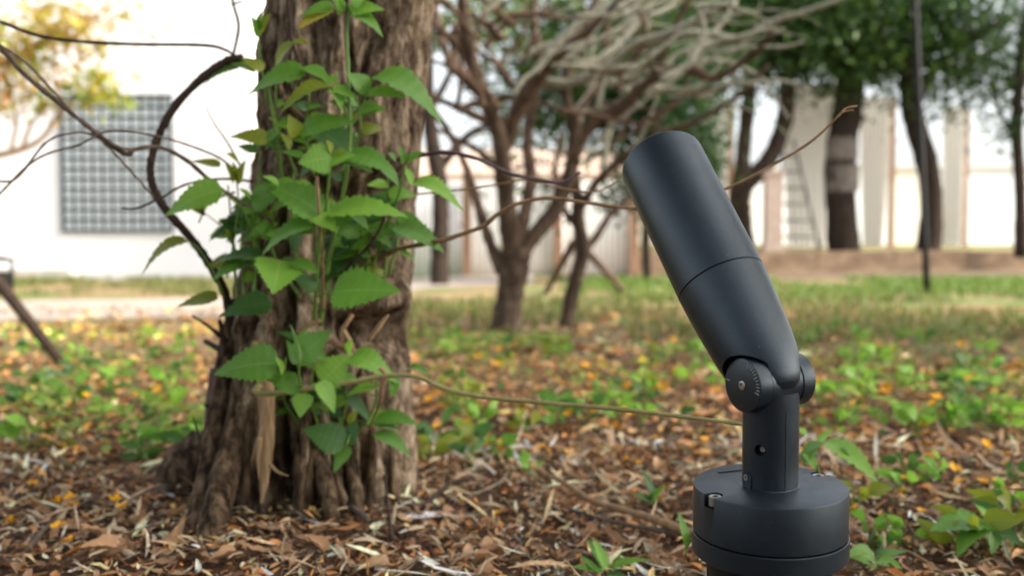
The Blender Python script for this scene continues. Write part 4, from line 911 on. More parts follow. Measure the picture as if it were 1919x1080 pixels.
# base cap with two bolt notches
v, f = lathe([(RB - .001, -.0468), (RB, -.046), (RB, -.0011), (RB - .0003, -.0004), (RB - .0011, 0), (.02, .0004)], 160)
cap = mesh('base_cap', v, f)
cuts = []
bolts = [(R(221), .9), (R(44), .88)]
for a, q in bolts:
    c = Vector((math.cos(a), math.sin(a), 0)) * (RB * q)
    vv, ff = lathe([(.0076, -.012), (.0076, .01)], 24); vv = [p + c for p in vv]; cuts.append(mesh('c', vv, ff))
    vv, ff = [], []; box(vv, ff, (.012, 0, -.001), (.026, .0150, .022), Matrix.Translation(c) @ Matrix.Rotation(a, 4, 'Z')); cuts.append(mesh('c', vv, ff))
cap_o = lp('base_cap', boolean(cap, cuts))
def hexbolt(r=.0062, h=.009):
    v, f = lathe([(r, -h), (r, -.0006), (r - .0006, 0), (r * .62, 0), (r * .55, -.0004)], 24)
    # hex socket
    b = len(v); f.pop()
    for zz_ in (-.0004, -.0035):
        for k in range(6): v.append(Vector((r * .5 * math.cos(k * math.pi / 3), r * .5 * math.sin(k * math.pi / 3), zz_)))
    top = 4 * 24
    for k in range(24):
        f.append((top + k, top + (k + 1) % 24, b + ((k + 1) * 6 // 24) % 6, b + (k * 6 // 24) % 6) if ((k + 1) * 6 // 24) != (k * 6 // 24) else (top + k, top + (k + 1) % 24, b + (k * 6 // 24) % 6))
    for k in range(6): f.append((b + k, b + (k + 1) % 6, b + 6 + (k + 1) % 6, b + 6 + k))
    f.append(tuple(b + 6 + k for k in range(6)))
    return sharp(mesh('bolt', v, f))
hb_ = hexbolt()
for a, q in bolts:
    o = lp('bolt', hb_, cap_o, 'steel'); o.location = (math.cos(a) * RB * q, math.sin(a) * RB * q, -.0012)
# raised lettering on the cap: worn, unreadable raised strokes
lv, lf_ = [], []
for k in range(9):
    ang = R(152) - k * .0; bx_ = -.052 + k * .0031
    M = Matrix.Translation((bx_, .030 + k * .0018, .0004)) @ Matrix.Rotation(R(30), 4, 'Z')
    box(lv, lf_, (0, 0, 0), (.0006, .004, .0012), M); box(lv, lf_, (.0016, 0, 0), (.0006, .004, .0012), M)
    box(lv, lf_, (.0008, .0017 if k % 2 else -.0017, 0), (.0012, .0006, .00118), M)
    if k % 3 == 0: box(lv, lf_, (.0008, 0, 0), (.0012, .0006, .00116), M)
lp('raised_lettering', mesh('lettering', lv, lf_, False), cap_o)
# ring below, with a thin seam gap
v, f = lathe([(RB - .004, -.048), (RB + .0004, -.048), (RB + .0012, -.0486), (RB + .0012, -.0672), (RB, -.0688), (RB - .006, -.0702), (.03, -.0702)], 160); v = [p for p in v]
lp('base_ring', sharp(mesh('base_ring', [Vector((p.x, p.y, p.z)) for p in v], [tuple(reversed(q)) for q in f])))
v, f = lathe([(RB - .006, -.0485), (RB - .006, -.0462)], 96); lp('gasket', mesh('gasket', v, f), None, 'black')
v, f = lathe([(.045, -.105), (.058, -.100), (.064, -.075), (.064, -.0695)], 64); lp('lower_housing', sharp(mesh('lower_housing', v, f)), None, 'black')
for a in (R(300), R(180), R(60)):
    v, f = lathe([(.0025, -.34), (.008, -.29), (.009, -.10), (.009, -.069)], 16); o = lp('stake_leg', sharp(mesh('leg', v, f)), None, 'black'); o.location = (.066 * math.cos(a) * .8, .066 * math.sin(a) * .8, 0)
# post
RP = .0274; HC = .1045                                # hinge centre height
a_dir = Vector((-math.sin(R(48)), -math.cos(R(48)), 0))      # hinge axis, towards the visible dial
b_dir = Vector((math.cos(R(48)), -math.sin(R(48)), 0))
Hc = Vector((-.001, 0, HC))
MH = Matrix((a_dir.cross(Vector((0, 0, 1))) , Vector((0, 0, 1)), a_dir)).transposed().to_4x4(); MH = Matrix.Translation(Hc) @ MH   # hinge frame: z along the axis
RD = .0266; s_in, s_out = .0195, .0350
v, f = lathe([(RP + .0015, 0), (RP, .0012), (RP, .084), (RP, HC - .008)], 96); post = mesh('post', v, f)
vv, ff = lathe([(.0268, -s_in + .0002), (.0268, .05)], 64); vv = xf([p for p in vv], MH)
c1 = mesh('c', vv, ff)
vv, ff = lathe([(.0308, -s_in - .0002), (.0308, s_in + .0002)], 64); c1 = mesh('c', xf(vv, MH), ff)
sc_a = R(-100); hole_dir = Vector((math.cos(R(-112)), math.sin(R(-112)), 0))
def radial(dirv, z, up=Vector((0, 0, 1))):
    x = up.cross(dirv).normalized(); M = Matrix((x, up, dirv)).transposed().to_4x4(); M.translation = Vector((0, 0, z)); return M
vv, ff = lathe([(.0056, .017), (.0056, .04)], 32); c2 = mesh('c', xf(vv, radial(hole_dir, .041)), ff)
post_o = lp('post', boolean(post, [c1, c2]))
vv, ff = lathe([(.0032, 0), (.0032, .005), (.0026, .0058)], 20); o = lp('set_screw', sharp(mesh('set_screw', vv, ff)), post_o, 'steel', radial(hole_dir, .041) @ Matrix.Translation((.001, 0, .0165)))
lug_dir = Vector((math.cos(R(-142)), math.sin(R(-142)), 0)); Ml = radial(lug_dir, 0)
v, f = [], []
for zc in (RP - .004, RP + .0016):
    ring = [(-.0058, .0005), (.0058, .0005)] + [(.0058 * math.cos(R(k * 18)), .0112 + .0058 * math.sin(R(k * 18))) for k in range(11)]
    v += [Ml @ Vector((x, y, zc)) for x, y in ring]
n = 13; f += [tuple(reversed(range(n))), tuple(range(n, 2 * n))] + [(i, (i + 1) % n, n + (i + 1) % n, n + i) for i in range(n)]
lp('lug', sharp(mesh('lug', v, f)), post_o)
vv, ff = lathe([(.003, 0), (.003, .0022), (.0015, .0022), (.0014, .0012)], 20); lp('set_screw', sharp(mesh('lug_screw', vv, ff)), post_o, 'steel', Ml @ Matrix.Translation((0, .0112, RP + .0004)))
sd_ = Vector((math.cos(R(-58)), math.sin(R(-58)), 0)); vv, ff = [], []; box(vv, ff, (0, .041, RP - .0002), (.0008, .078, .0014), radial(sd_, 0)); lp('mould_line', mesh('mould_line', vv, ff, False), post_o)
# yoke dials
for sgn in (1, -1):
    v, f = lathe([(RD - .0004, s_in + .0003), (RD, s_in + .0008), (RD, s_out - .0012), (RD - .0003, s_out - .0004), (RD - .0012, s_out)], 96)
    if sgn < 0: v = [Vector((p.x, p.y, -p.z)) for p in v]; f = [tuple(reversed(q)) for q in f]
    dial = lp('hinge_dial', sharp(mesh('dial', v, f)), None, 'powder', MH)
    if sgn > 0:
        vv, ff = lathe([(.0046, 0), (.0046, .0010), (.0040, .0014), (.0026, .0014), (.0024, .0002)], 28); o = lp('axle_screw', sharp(mesh('axle_screw', vv, ff)), dial, 'steel'); o.location = (0, 0, s_out - .0001)
        tv = box_mesh('tick_mark', ((.0225, 0, 0), (.0040, .0008, .0008))); tl = box_mesh('tick_mark', ((.0215, 0, 0), (.0058, .0009, .0008)))
        for k in range(11):
            o = lp('tick_mark', tl if k in (0, 5, 10) else tv, dial, 'tick'); o.location = (0, 0, s_out); o.rotation_euler = (0, 0, R(192 - k * 8.2))
        o = lp('tick_mark', tl, dial, 'tick'); o.location = (0, 0, s_out); o.rotation_euler = (0, 0, R(6))
# head
ax = Vector((-.401, .495, .771)).normalized(); ax = (ax - a_dir * ax.dot(a_dir)).normalized()
MHd = Matrix((a_dir, ax.cross(a_dir), ax)).transposed().to_4x4(); MHd = Matrix.Translation(Hc) @ MHd   # head frame: x = hinge axis, z = head axis
RHd = .0473; T0 = .118; TL = .283
prof = [(.010, -.0192), (.020, -.0182), (.0268, -.0130), (.0312, -.0050), (.0345, .005), (.0372, .014), (.0398, .026), (.0418, .042), (.0440, .066), (.0459, .092), (.0468, .108), (.0472, T0 - .0008), (.0466, T0 - .0002)]
v, f = lathe(prof, 128); body = mesh('head_body', v, f)
cuts = []
Mx = Matrix.Rotation(R(90), 4, 'Y')
for sgn in (1, -1):
    vv, ff = lathe([(.0298, s_in), (.0298, .08)], 64)
    if sgn < 0: vv = [Vector((p.x, p.y, -p.z)) for p in vv]; ff = [tuple(reversed(q)) for q in ff]
    cuts.append(mesh('c', xf(vv, Mx), ff))
body_o = lp('head_body', boolean(body, cuts), None, 'powder', MHd)
RK = .0258; ol = [(RK, .045)] + [(RK * math.cos(-R(k * 7.5)), RK * math.sin(-R(k * 7.5))) for k in range(25)] + [(-RK, .045)]
v, f = [], []; nk = len(ol)
for sx_, q in ((-s_in + .0012, .985), (-s_in + .0004, 1.0), (s_in - .0004, 1.0), (s_in - .0012, .985)): v += [Vector((sx_ if q == 1 else (sx_ - .0008 if sx_ < 0 else sx_ + .0008), b_ * q, t_ * q if t_ < 0 else t_)) for b_, t_ in ol]
for j in range(3):
    for k in range(nk): a = j * nk + k; b = j * nk + (k + 1) % nk; f.append((a, b, b + nk, a + nk))
f += [tuple(reversed(range(nk))), tuple(3 * nk + k for k in range(nk))]
lp('knuckle', sharp(mesh('knuckle', v, f)), body_o)
v, f = lathe([(.0455, T0 - .001), (.0455, T0 + .001)], 96); lp('seam_gasket', mesh('seam', v, f), body_o, 'black')
# front tube with a slanted glare shield
seg = 160; v, f = [], []
camdir = (MHd.to_3x3().inverted() @ (lampinv @ (CAM - LB).normalized())); ca = math.atan2(camdir.y, camdir.x)
pr = [(.0466, 0.0003, 0), (.0473, .001, 0), (.0473, .03, 0), (.0473, TL - T0 - .003, 1), (.0470, TL - T0 - .001, 1), (.0462, TL - T0 - .0002, 1), (.0450, TL - T0, 1), (.0442, TL - T0 - .001, 1), (.0440, TL - T0 - .03, .5), (.0440, TL - T0 - .07, 0), (.002, TL - T0 - .071, 0)]
for r_, z_, k in pr:
    for i in range(seg):
        a = 2 * math.pi * i / seg; v.append(Vector((r_ * math.cos(a), r_ * math.sin(a), T0 + z_ + k * .0100 * math.cos(a - ca))))
for j in range(len(pr) - 1):
    for i in range(seg): a = j * seg + i; b = j * seg + (i + 1) % seg; f.append((a, b, b + seg, a + seg))
f.append(tuple((len(pr) - 1) * seg + i for i in range(seg)))
tb_ = lp('head_tube', sharp(mesh('head_tube', v, f)), None, 'powder', MHd)
v, f = lathe([(.0435, TL - .068), (.0435, TL - .065), (.001, TL - .064)], 64); MAT['lens'] = M_('lens_glass', (.35, .36, .36), .1, .5); lp('lens', mesh('lens', v, f), tb_, 'lens')

# ------------------------------------------------------------------ leaf litter and ground cover
PAL = np.array([(.24, .12, .055), (.30, .18, .095), (.12, .06, .03), (.42, .30, .18), (.05, .028, .018), (.34, .15, .055), (.48, .40, .30), (.17, .11, .075), (.27, .145, .07), (.08, .05, .035), (.06, .04, .03)]) * np.array([1.08, 1.03, .95])
PALM = np.array([(.34, .16, .06), (.40, .22, .10), (.20, .095, .045), (.40, .19, .06), (.12, .06, .03), (.30, .16, .08), (.36, .25, .15), (.36, .18, .06)]) * np.array([.84, .88, .95])
def flakes(name, n, xr, yr, lmin, lmax, seed, pal=PAL, ratio=(.15, .6), lift=.012, mat='litter', curl=.5, keep=None, pitch=.35):
    g = np.random.default_rng(seed)
    x = g.uniform(*xr, n); y = g.uniform(*yr, n)
    if keep is not None: k = keep(x, y, g); x, y = x[k], y[k]; n = len(x)
    z = gz(x, y) + lift * g.random(n) ** 1.5
    L = lmin + (lmax - lmin) * g.random(n) ** 2; W = L * g.uniform(*ratio, n) * .5
    yaw = g.uniform(0, 2 * np.pi, n); pt = g.normal(0, pitch, n); rl = g.normal(0, .45, n)
    e = np.stack([np.cos(yaw) * np.cos(pt), np.sin(yaw) * np.cos(pt), np.sin(pt)], 1)
    sdv = np.stack([-np.sin(yaw), np.cos(yaw), np.zeros(n)], 1); nn = np.cross(e, sdv)
    s2 = sdv * np.cos(rl)[:, None] + nn * np.sin(rl)[:, None]; nn = np.cross(e, s2)
    cu = g.normal(0, curl, n); cw = g.normal(.35, .4, n)
    rows = []; pos = np.stack([x, y, z], 1)
    for t, wf in ((-.5, .12), (-.18, .85), (.18, 1.0), (.5, .08)):
        jit = 1 + .35 * (g.random(n) - .5)
        for c in (-1, 0, 1):
            q = pos + e * (t * L)[:, None] + s2 * (c * W * wf * jit)[:, None] + nn * (cu * L * (t * t - .1) + cw * W * abs(c) * wf)[:, None]
            rows.append(q)
    V = np.stack(rows, 1)
    V[:, :, 2] = np.maximum(V[:, :, 2], gz(V[:, :, 0], V[:, :, 1]) + .001)
    V = V.reshape(-1, 3)
    base = (np.arange(n) * 12)[:, None]
    ql = []
    for j in range(3):
        for c in range(2): a = j * 3 + c; ql.append(base + np.array([[a, a + 3, a + 4, a + 1]]))
    Q = np.stack(ql, 1).reshape(-1, 4)
    me = np_mesh(name, V, Q); col = pal[g.integers(0, len(pal), n)] * (.6 + .8 * g.random((n, 1))) * np.clip(1.15 + 1.5 * fbm(x * 3.5, y * 3.5, 0 * x + 8, 3), .5, 1.7)[:, None]
    vcol(me, np.repeat(np.minimum(col * np.array([1.58, 1.52, 1.42]), .62), 12, 0)); return link(name, me, MAT[mat])
tag(flakes('leaf_litter', 30000, (-1.5, 1.5), (1.0, 2.4), .007, .040, 1, ratio=(.07, .38), lift=.02), 'brown shredded leaf and bark litter round the old tree', 'litter', None, 'stuff')
tag(flakes('leaf_litter', 2600, (-1.5, 1.5), (1.1, 2.5), .03, .11, 8, pal=np.array([(.46, .36, .24), (.52, .45, .35), (.36, .25, .15), (.26, .19, .13)]), ratio=(.035, .12), lift=.035, curl=.25), 'pale straw-like shreds strewn over the litter', 'litter', None, 'stuff')
tag(flakes('leaf_litter', 15000, (-2.6, 2.6), (2.3, 4.2), .014, .052, 2, pal=PALM), 'brown fallen leaves scattered over the middle ground', 'litter', None, 'stuff')
tag(flakes('leaf_litter', 6500, (-4.2, 4.2), (4.2, 7.6), .025, .085, 3, pal=PALM * 1.05), 'tan fallen leaves thinning out towards the grass', 'litter', None, 'stuff')
tag(flakes('leaf_litter', 420, (-4.2, -1.6), (5.1, 6.0), .03, .09, 4, pal=np.array([(.62, .30, .05), (.55, .36, .10), (.66, .40, .08)])), 'orange and yellow fallen leaves standing in for a sun patch left of the path', 'litter', None, 'stuff')  # orange leaf colours stand in for a patch of sunlight on the ground

def grass(name, n, xr, yr, h0, h1, seed, keep=None, pal=np.array([(.10, .16, .025), (.15, .21, .04), (.20, .23, .06), (.08, .12, .025), (.27, .23, .10), (.30, .23, .12)])):
    g = np.random.default_rng(seed); x = g.uniform(*xr, n); y = g.uniform(*yr, n)
    m = fbm(x * .8, y * .8, 0 * x + 5, 3) > -.10
    if keep is not None: m &= keep(x, y)
    x, y = x[m], y[m]; n = len(x); z = gz(x, y); h = g.uniform(h0, h1, n); yaw = g.uniform(0, 6.28, n); ln = g.normal(0, .45, n) * h; wd = g.uniform(.003, .007, n)
    dx, dy = np.cos(yaw), np.sin(yaw); V = []
    for t, wf in ((0, 1), (.55, .8), (1, .05)):
        for c in (-1, 1): V.append(np.stack([x + dx * ln * t * t - dy * wd * c * wf, y + dy * ln * t * t + dx * wd * c * wf, z + h * t * (1 - .15 * t)], 1))
    V = np.stack(V, 1).reshape(-1, 3); b = (np.arange(n) * 6)[:, None]
    Q = np.stack([b + np.array([[0, 1, 3, 2]]), b + np.array([[2, 3, 5, 4]])], 1).reshape(-1, 4)
    me = np_mesh(name, V, Q); vcol(me, np.repeat(pal[g.integers(0, len(pal), n)] * (.7 + .6 * g.random((n, 1))), 6, 0)); return link(name, me, MAT['green_v'])
tag(grass('grass', 12000, (-1.4, 4.6), (5.0, 9.0), .04, .12, 11), 'short green grass under the bare shrub trees', 'grass', None, 'stuff')
tag(grass('grass', 9000, (-6.5, -2.2), (9.4, 13), .05, .14, 12), 'strip of grass at the foot of the white building', 'grass', None, 'stuff')
tag(grass('grass', 16000, (.5, 8), (8.0, 13.5), .05, .14, 13, pal=np.array([(.09, .19, .025), (.14, .25, .04), (.19, .25, .05), (.07, .14, .02)])), 'thin grass beyond the shrub trees', 'grass', None, 'stuff')

# low weeds: individual plants near, the rest as ground cover
def weed_proto(seed):
    g = random.Random(seed); out = []
    for k in range(g.randint(6, 10)):
        a = g.uniform(0, 6.28); el = g.uniform(.1, .8); r0 = g.uniform(.005, .03); L = g.uniform(.03, .06); z0 = g.uniform(.015, .06)
        B_ = Vector((math.cos(a) * r0, math.sin(a) * r0, z0)); d = Vector((math.cos(a) * math.cos(el), math.sin(a) * math.cos(el), math.sin(el) * .8)); out.append((B_, B_ + d * L, g.choice('abce')))
    return out
wl = {k: leaf_mesh('weed_leaf_' + k, w_, dr, .2, .05, 8, .0) for k, w_, dr in (('a', .5, .2), ('b', .55, .4), ('c', .42, .1), ('e', .62, .3))}
WLM = {}
def wdata(k, mat):
    if (k, mat) not in WLM: m = wl[k].copy(); m.materials.clear(); m.materials.append(MAT[mat]); WLM[(k, mat)] = m
    return WLM[(k, mat)]
protos = [weed_proto(s) for s in range(8)]
stemmesh = []
for pr_ in protos:
    v, f = [], []
    for B_, T_, k in pr_: tube([Vector((0, 0, -.01)), B_ * .6 + Vector((0, 0, .005)), B_], [.0013, .0012, .0009], 4, 5, v=v, f=f)
    m = mesh('weed_stem', v, f); m.materials.append(MAT['stem']); stemmesh.append(m)
def weed(px, py, scale, label, group, seed):
    g = random.Random(seed); p = G(px, py); p.z = gzf(p.x, p.y); pi = g.randrange(8)
    mat = g.choice(('leaf', 'leaf_bright', 'leaf_bright', 'leaf_olive', 'leaf_dark')); label = label.replace('low green weed', {'leaf': 'mid green', 'leaf_bright': 'fresh bright green', 'leaf_olive': 'olive green', 'leaf_dark': 'dark green'}[mat] + (' spreading' if scale > .95 else ' small') + ' low weed')
    e = empty('low_weed', p, label, 'weed', group); e.rotation_euler = (0, 0, g.uniform(0, 6.28)); e.scale = (scale,) * 3
    link('stem', stemmesh[pi], None, e)
    for B_, T_, k in protos[pi]:
        M, L = leaf_matrix(B_, T_, .2, Vector((B_.x * 5, B_.y * 5, 1)))
        o = link('leaf', wdata(k, mat), None, e); o.matrix_basis = Matrix.Translation(B_) @ M @ Matrix.Diagonal((L, L, L, 1))
regions = [((0, 400, 640, 720), 18, 'low green weed in the patch left of the old tree'), ((0, 390, 720, 880), 30, 'low green weed in the patch left of the old tree'), ((800, 1060, 640, 700), 14, 'low green weed in the clump before the bare trees'), ((780, 1340, 710, 800), 15, 'low green weed scattered behind the yellow-green twig'),
           ((1200, 1350, 670, 740), 14, 'low green weed scattered behind the yellow-green twig'), ((1500, 1919, 620, 740), 28, 'low green weed in the patch right of the spotlight post'), ((1520, 1919, 740, 830), 22, 'low green weed in the patch right of the spotlight post'), ((780, 1000, 800, 900), 9, 'low green weed right of the trunk foot'), ((1600, 1919, 880, 1060), 15, 'low green weed in the litter right of the spotlight base')]
sdn = 100
for (x0_, x1_, y0_, y1_), cnt, lab in regions:
    for i in range(cnt):
        sdn += 1; px = rng.uniform(x0_, x1_); py = rng.uniform(y0_, y1_)
        weed(px, py, rng.uniform(.65, 1.25) if py < 880 else rng.uniform(.6, 1.1), lab, lab.replace('low green weed', 'low weeds'), sdn)
def gcover(name, n, regs, seed, pal):
    g = np.random.default_rng(seed); pts = []
    for (a, b, c, d), k in regs:
        for i in range(k):
            p = G(g.uniform(a, b), g.uniform(c, d)); pts.append(p)
    P3 = np.array([(p.x, p.y, 0) for p in pts]); P3 = np.repeat(P3, 9, 0); m = len(P3); P3[:, :2] += g.normal(0, .045, (m, 2)); P3[:, 2] = gz(P3[:, 0], P3[:, 1]) + g.uniform(.01, .09, m)
    L = g.uniform(.02, .055, m); yaw = g.uniform(0, 6.28, m); pt = g.uniform(-.3, .6, m)
    e = np.stack([np.cos(yaw) * np.cos(pt), np.sin(yaw) * np.cos(pt), np.sin(pt)], 1); s = np.stack([-np.sin(yaw), np.cos(yaw), .3 * g.normal(size=m)], 1); W = L * .27
    V = np.stack([P3, P3 + e * (L * .5)[:, None] + s * W[:, None], P3 + e * L[:, None] - np.array([0, 0, .006]), P3 + e * (L * .5)[:, None] - s * W[:, None]], 1).reshape(-1, 3)
    me = np_mesh(name, V, np.arange(m * 4).reshape(-1, 4)); pal = np.array(pal); vcol(me, np.repeat(pal[g.integers(0, len(pal), m)] * (.7 + .6 * g.random((m, 1))), 4, 0)); return link(name, me, MAT['green_v'])
tag(gcover('ground_cover', 0, [((-100, 400, 650, 860), 80), ((790, 1350, 640, 780), 38), ((1480, 2050, 610, 830), 110), ((780, 1060, 640, 690), 35)], 5, [(.13, .23, .025), (.20, .30, .035), (.09, .17, .025), (.26, .31, .04)]), 'small green leaves of low ground cover between the weeds', 'ground cover', None, 'stuff')

# bigger individual plants
def plant(name, label, px, py, lvs, D, mats='g', stems=()):
    b = G(px, py); b.z = gzf(b.x, b.y); e = empty(name, b, label, 'plant')
    for pts, r0 in stems:
        W = [b * 0 + (P(*q) - b) for q in pts]; vv, ff = tube(W, [r0] * (len(W) - 1) + [r0 * .5], 5 * len(W), 6); link('stem', mesh('stem', vv, ff), MAT['stem'], e)
    for (bx, by, tx, ty, fc, kd, mt, d1, d2, ws) in lvs: put_leaf(e, b, P(bx, by, d1), P(tx, ty, d2), fc, kd, MM[mt], ws)
plant('seedling', 'serrated green seedling rising behind the spotlight base', 1540, 905, [(1545, 828, 1650, 878, .55, 'b', 'b', 1.62, 1.55, .8), (1540, 830, 1500, 850, .5, 'a', 'g', 1.6, 1.58, 1), (1535, 832, 1560, 800, .5, 'a', 'b', 1.62, 1.62, 1), (1512, 815, 1490, 800, .6, 'a', 'b', 1.62, 1.62, 1), (1510, 850, 1530, 880, .6, 'a', 'g', 1.58, 1.55, 1), (1525, 840, 1505, 870, .6, 'a', 'g', 1.6, 1.56, 1), (1580, 838, 1600, 862, .4, 'a', 'g', 1.6, 1.58, 1)], 1.6, stems=[([(1540, 925, 1.66), (1530, 870, 1.62), (1510, 845, 1.6), (1545, 830, 1.62)], .0022), ([(1522, 860, 1.61), (1512, 820, 1.62)], .0018)])
plant('lanceolate_seedling', 'small plant with pointed green leaves in the litter left of the spotlight base', 1140, 1085, [(1130, 1070, 1100, 1010, .6, 'c', 'g', 1.42, 1.44, .55), (1135, 1070, 1112, 1008, .7, 'c', 'b', 1.41, 1.43, .6), (1150, 1065, 1222, 1048, .5, 'c', 'b', 1.42, 1.40, .5), (1130, 1075, 1070, 1062, .5, 'c', 'g', 1.4, 1.4, .6), (1140, 1078, 1180, 1082, .5, 'c', 'd', 1.4, 1.38, .6), (1120, 1076, 1085, 1040, .6, 'c', 'g', 1.4, 1.42, .5), (1150, 1072, 1168, 1030, .6, 'c', 'g', 1.43, 1.44, .5)], 1.4, stems=[([(1138, 1090, 1.43), (1140, 1068, 1.42)], .002)])
plant('upright_seedling', 'single upright dark green leaf pair standing left of the spotlight base', 1285, 1030, [(1284, 1028, 1272, 958, .5, 'c', 'g', 1.46, 1.47, .6), (1286, 1030, 1310, 1000, .4, 'c', 'd', 1.46, 1.47, .6)], 1.46, stems=[([(1285, 1040, 1.47), (1285, 1025, 1.46)], .0016)])
plant('upright_seedling', 'dark green sprout with three leaves in the litter behind the fallen twig', 1225, 960, [(1222, 940, 1205, 878, .5, 'c', 'd', 1.8, 1.82, .6), (1224, 940, 1245, 905, .6, 'a', 'g', 1.8, 1.8, .7), (1222, 942, 1190, 925, .6, 'a', 'd', 1.8, 1.78, .7)], 1.8, stems=[([(1224, 958, 1.82), (1223, 938, 1.8)], .0018)])
plant('leafy_seedling', 'broad-leaved green seedling cluster at the litter right of the spotlight base', 1850, 1030, [(1850, 980, 1745, 985, .5, 'a', 'g', 1.56, 1.52, .9), (1855, 975, 1830, 945, .6, 'a', 'b', 1.57, 1.58, .9), (1860, 978, 1905, 960, .5, 'a', 'b', 1.57, 1.56, .9), (1850, 985, 1790, 1020, .6, 'b', 'g', 1.55, 1.5, .9), (1860, 990, 1915, 1010, .6, 'b', 'd', 1.55, 1.5, .9), (1858, 985, 1870, 1030, .7, 'b', 'g', 1.55, 1.5, .9), (1840, 1000, 1800, 975, .5, 'a', 'd', 1.58, 1.58, .9)], 1.55, stems=[([(1852, 1035, 1.56), (1855, 985, 1.56)], .0022)])
plant('leafy_seedling', 'low round-leaved green seedling touching the lower edge of the spotlight base', 1640, 1060, [(1640, 1048, 1590, 1035, .7, 'e', 'g', 1.48, 1.46, 1), (1645, 1050, 1690, 1062, .6, 'e', 'b', 1.48, 1.45, .9), (1642, 1046, 1655, 1020, .6, 'a', 'd', 1.5, 1.51, .8), (1646, 1045, 1700, 1030, .5, 'a', 'g', 1.5, 1.5, .9)], 1.48, stems=[([(1643, 1070, 1.49), (1643, 1046, 1.48)], .002)])

# fallen twigs
def gtwig(label, pts, r0, mat='vine_tan'):
    W = []
    for i, (x, y, h) in enumerate(pts):
        p = G(x, y); p.z = gzf(p.x, p.y) + h; W.append(p)
    b = W[0].copy(); vv, ff = tube([p - b for p in W], [r0 * (1 - .5 * i / (len(W) - 1)) for i in range(len(W))], 8 * len(W), 7, .25, seed=len(label)); o = tag(link('fallen_twig', mesh('fallen_twig', vv, ff), MAT[mat]), label, 'twig', 'twigs lying on the litter'); o.location = b
gtwig('long bent brown twig lying in the litter and ending at the spotlight base', [(1345, 1100, .06), (1260, 1062, .06), (1190, 1030, .055), (1110, 985, .045), (1060, 945, .04), (1005, 910, .03)], .0078)
gtwig('thinner twig lying just below the long bent one', [(1330, 1075, .05), (1200, 1048, .045), (1130, 1020, .04), (1060, 985, .03)], .0045, 'vine_grey')
gtwig('pale stick lying flat among chips right of the trunk foot', [(985, 790, .02), (975, 830, .02), (968, 850, .02)], .005, 'chip')
gtwig('dark grey twig crossing the litter beside the trunk foot', [(790, 990, .02), (840, 950, .025), (880, 930, .02)], .005, 'vine_dark')
gtwig('thin straight twig leaning on the litter below the trunk', [(735, 1040, .01), (722, 985, .05), (712, 930, .09)], .0035, 'vine_dark')
gtwig('curved grey twig flowing from between the roots', [(690, 1020, .02), (640, 985, .02), (600, 965, .03), (575, 930, .06)], .005, 'vine_grey')
gtwig('long twig half buried in the litter at the lower left', [(30, 1075, .01), (100, 1010, .02), (180, 960, .02)], .006, 'vine_grey')
gtwig('short fork of twig lying behind the spotlight base', [(1700, 990, .01), (1760, 1010, .02), (1830, 1060, .02)], .004, 'vine_dark')

# larger dry leaves, wood chips and fallen flowers that can be told apart near the viewer
DRYM = []
for k in range(6):
    m = leaf_mesh('dry_leaf_%d' % k, (.35, .42, .3, .5, .26, .4)[k], (.3, -.35, .6, .15, -.5, .8)[k], (.6, .9, .4, 1.2, .7, .3)[k], .03, 10, .03, (.5, -.6, .8, .2, -.9, .4)[k]); m.materials.append(MAT['dry']); DRYM.append(m)
def chipmesh(seed):
    g = random.Random(seed); v, f = [], []; n = 6
    for i in range(n + 1):
        t = i / n; wd = .12 * math.sin(math.pi * (.12 + .8 * t)) * g.uniform(.7, 1.2); z = .10 * math.sin(t * 3 + g.random())
        v += [(t - .5, -wd, z + .02), (t - .5 + .02, 0, z + .06), (t - .5, wd, z), (t - .5, 0, z - .03)]
    for i in range(n):
        for k in range(4): a = i * 4 + k; b = i * 4 + (k + 1) % 4; f.append((a, b, b + 4, a + 4))
    f += [(3, 2, 1, 0), tuple(n * 4 + k for k in range(4))]
    m = mesh('wood_chip', v, f, False); m.materials.append(MAT['chip']); return m
CH = [chipmesh(s) for s in range(5)]
def flowermesh(seed):
    g = random.Random(seed); v, f = [], []
    for k in range(5):
        a = k * 1.257 + g.uniform(-.3, .3); c, s = math.cos(a), math.sin(a); b = len(v); L = g.uniform(.7, 1.1); up = g.uniform(.1, .8)
        for (t, wd) in ((0, .08), (.5, .36), (.85, .3), (1.0, .05)):
            for sg in (-1, 0, 1): v.append((c * t * L - s * sg * wd, s * t * L + c * sg * wd, up * t * L * .7 + .12 * abs(sg) + g.uniform(-.06, .06)))
        for j in range(3):
            for q in range(2): i0 = b + j * 3 + q; f.append((i0, i0 + 3, i0 + 4, i0 + 1))
    m = mesh('flower', v, f); m.materials.append(MAT['petal']); return m
FLW = [flowermesh(s) for s in range(4)]
def scatter(px, py, me, sc, name, label, cat, group, g, lift, flat=.35):
    p = G(px, py); z = gzf(p.x, p.y)
    if (p.x - sb.x) ** 2 + (p.y - TD) ** 2 < .19 ** 2: return
    o = tag(link(name, me), label, cat, group); o.location = (p.x, p.y, z + lift); o.rotation_euler = (g.gauss(0, flat), g.gauss(0, flat), g.uniform(0, 6.28)); o.scale = (sc,) * 3
g = random.Random(99)
zones = (('below and around the foot of the old tree', (120, 900, 960, 1085)), ('between the old tree and the spotlight base', (790, 1290, 860, 1085)), ('right of the spotlight base', (1590, 1919, 860, 1085)), ('at the far left of the litter', (0, 300, 900, 1085)))
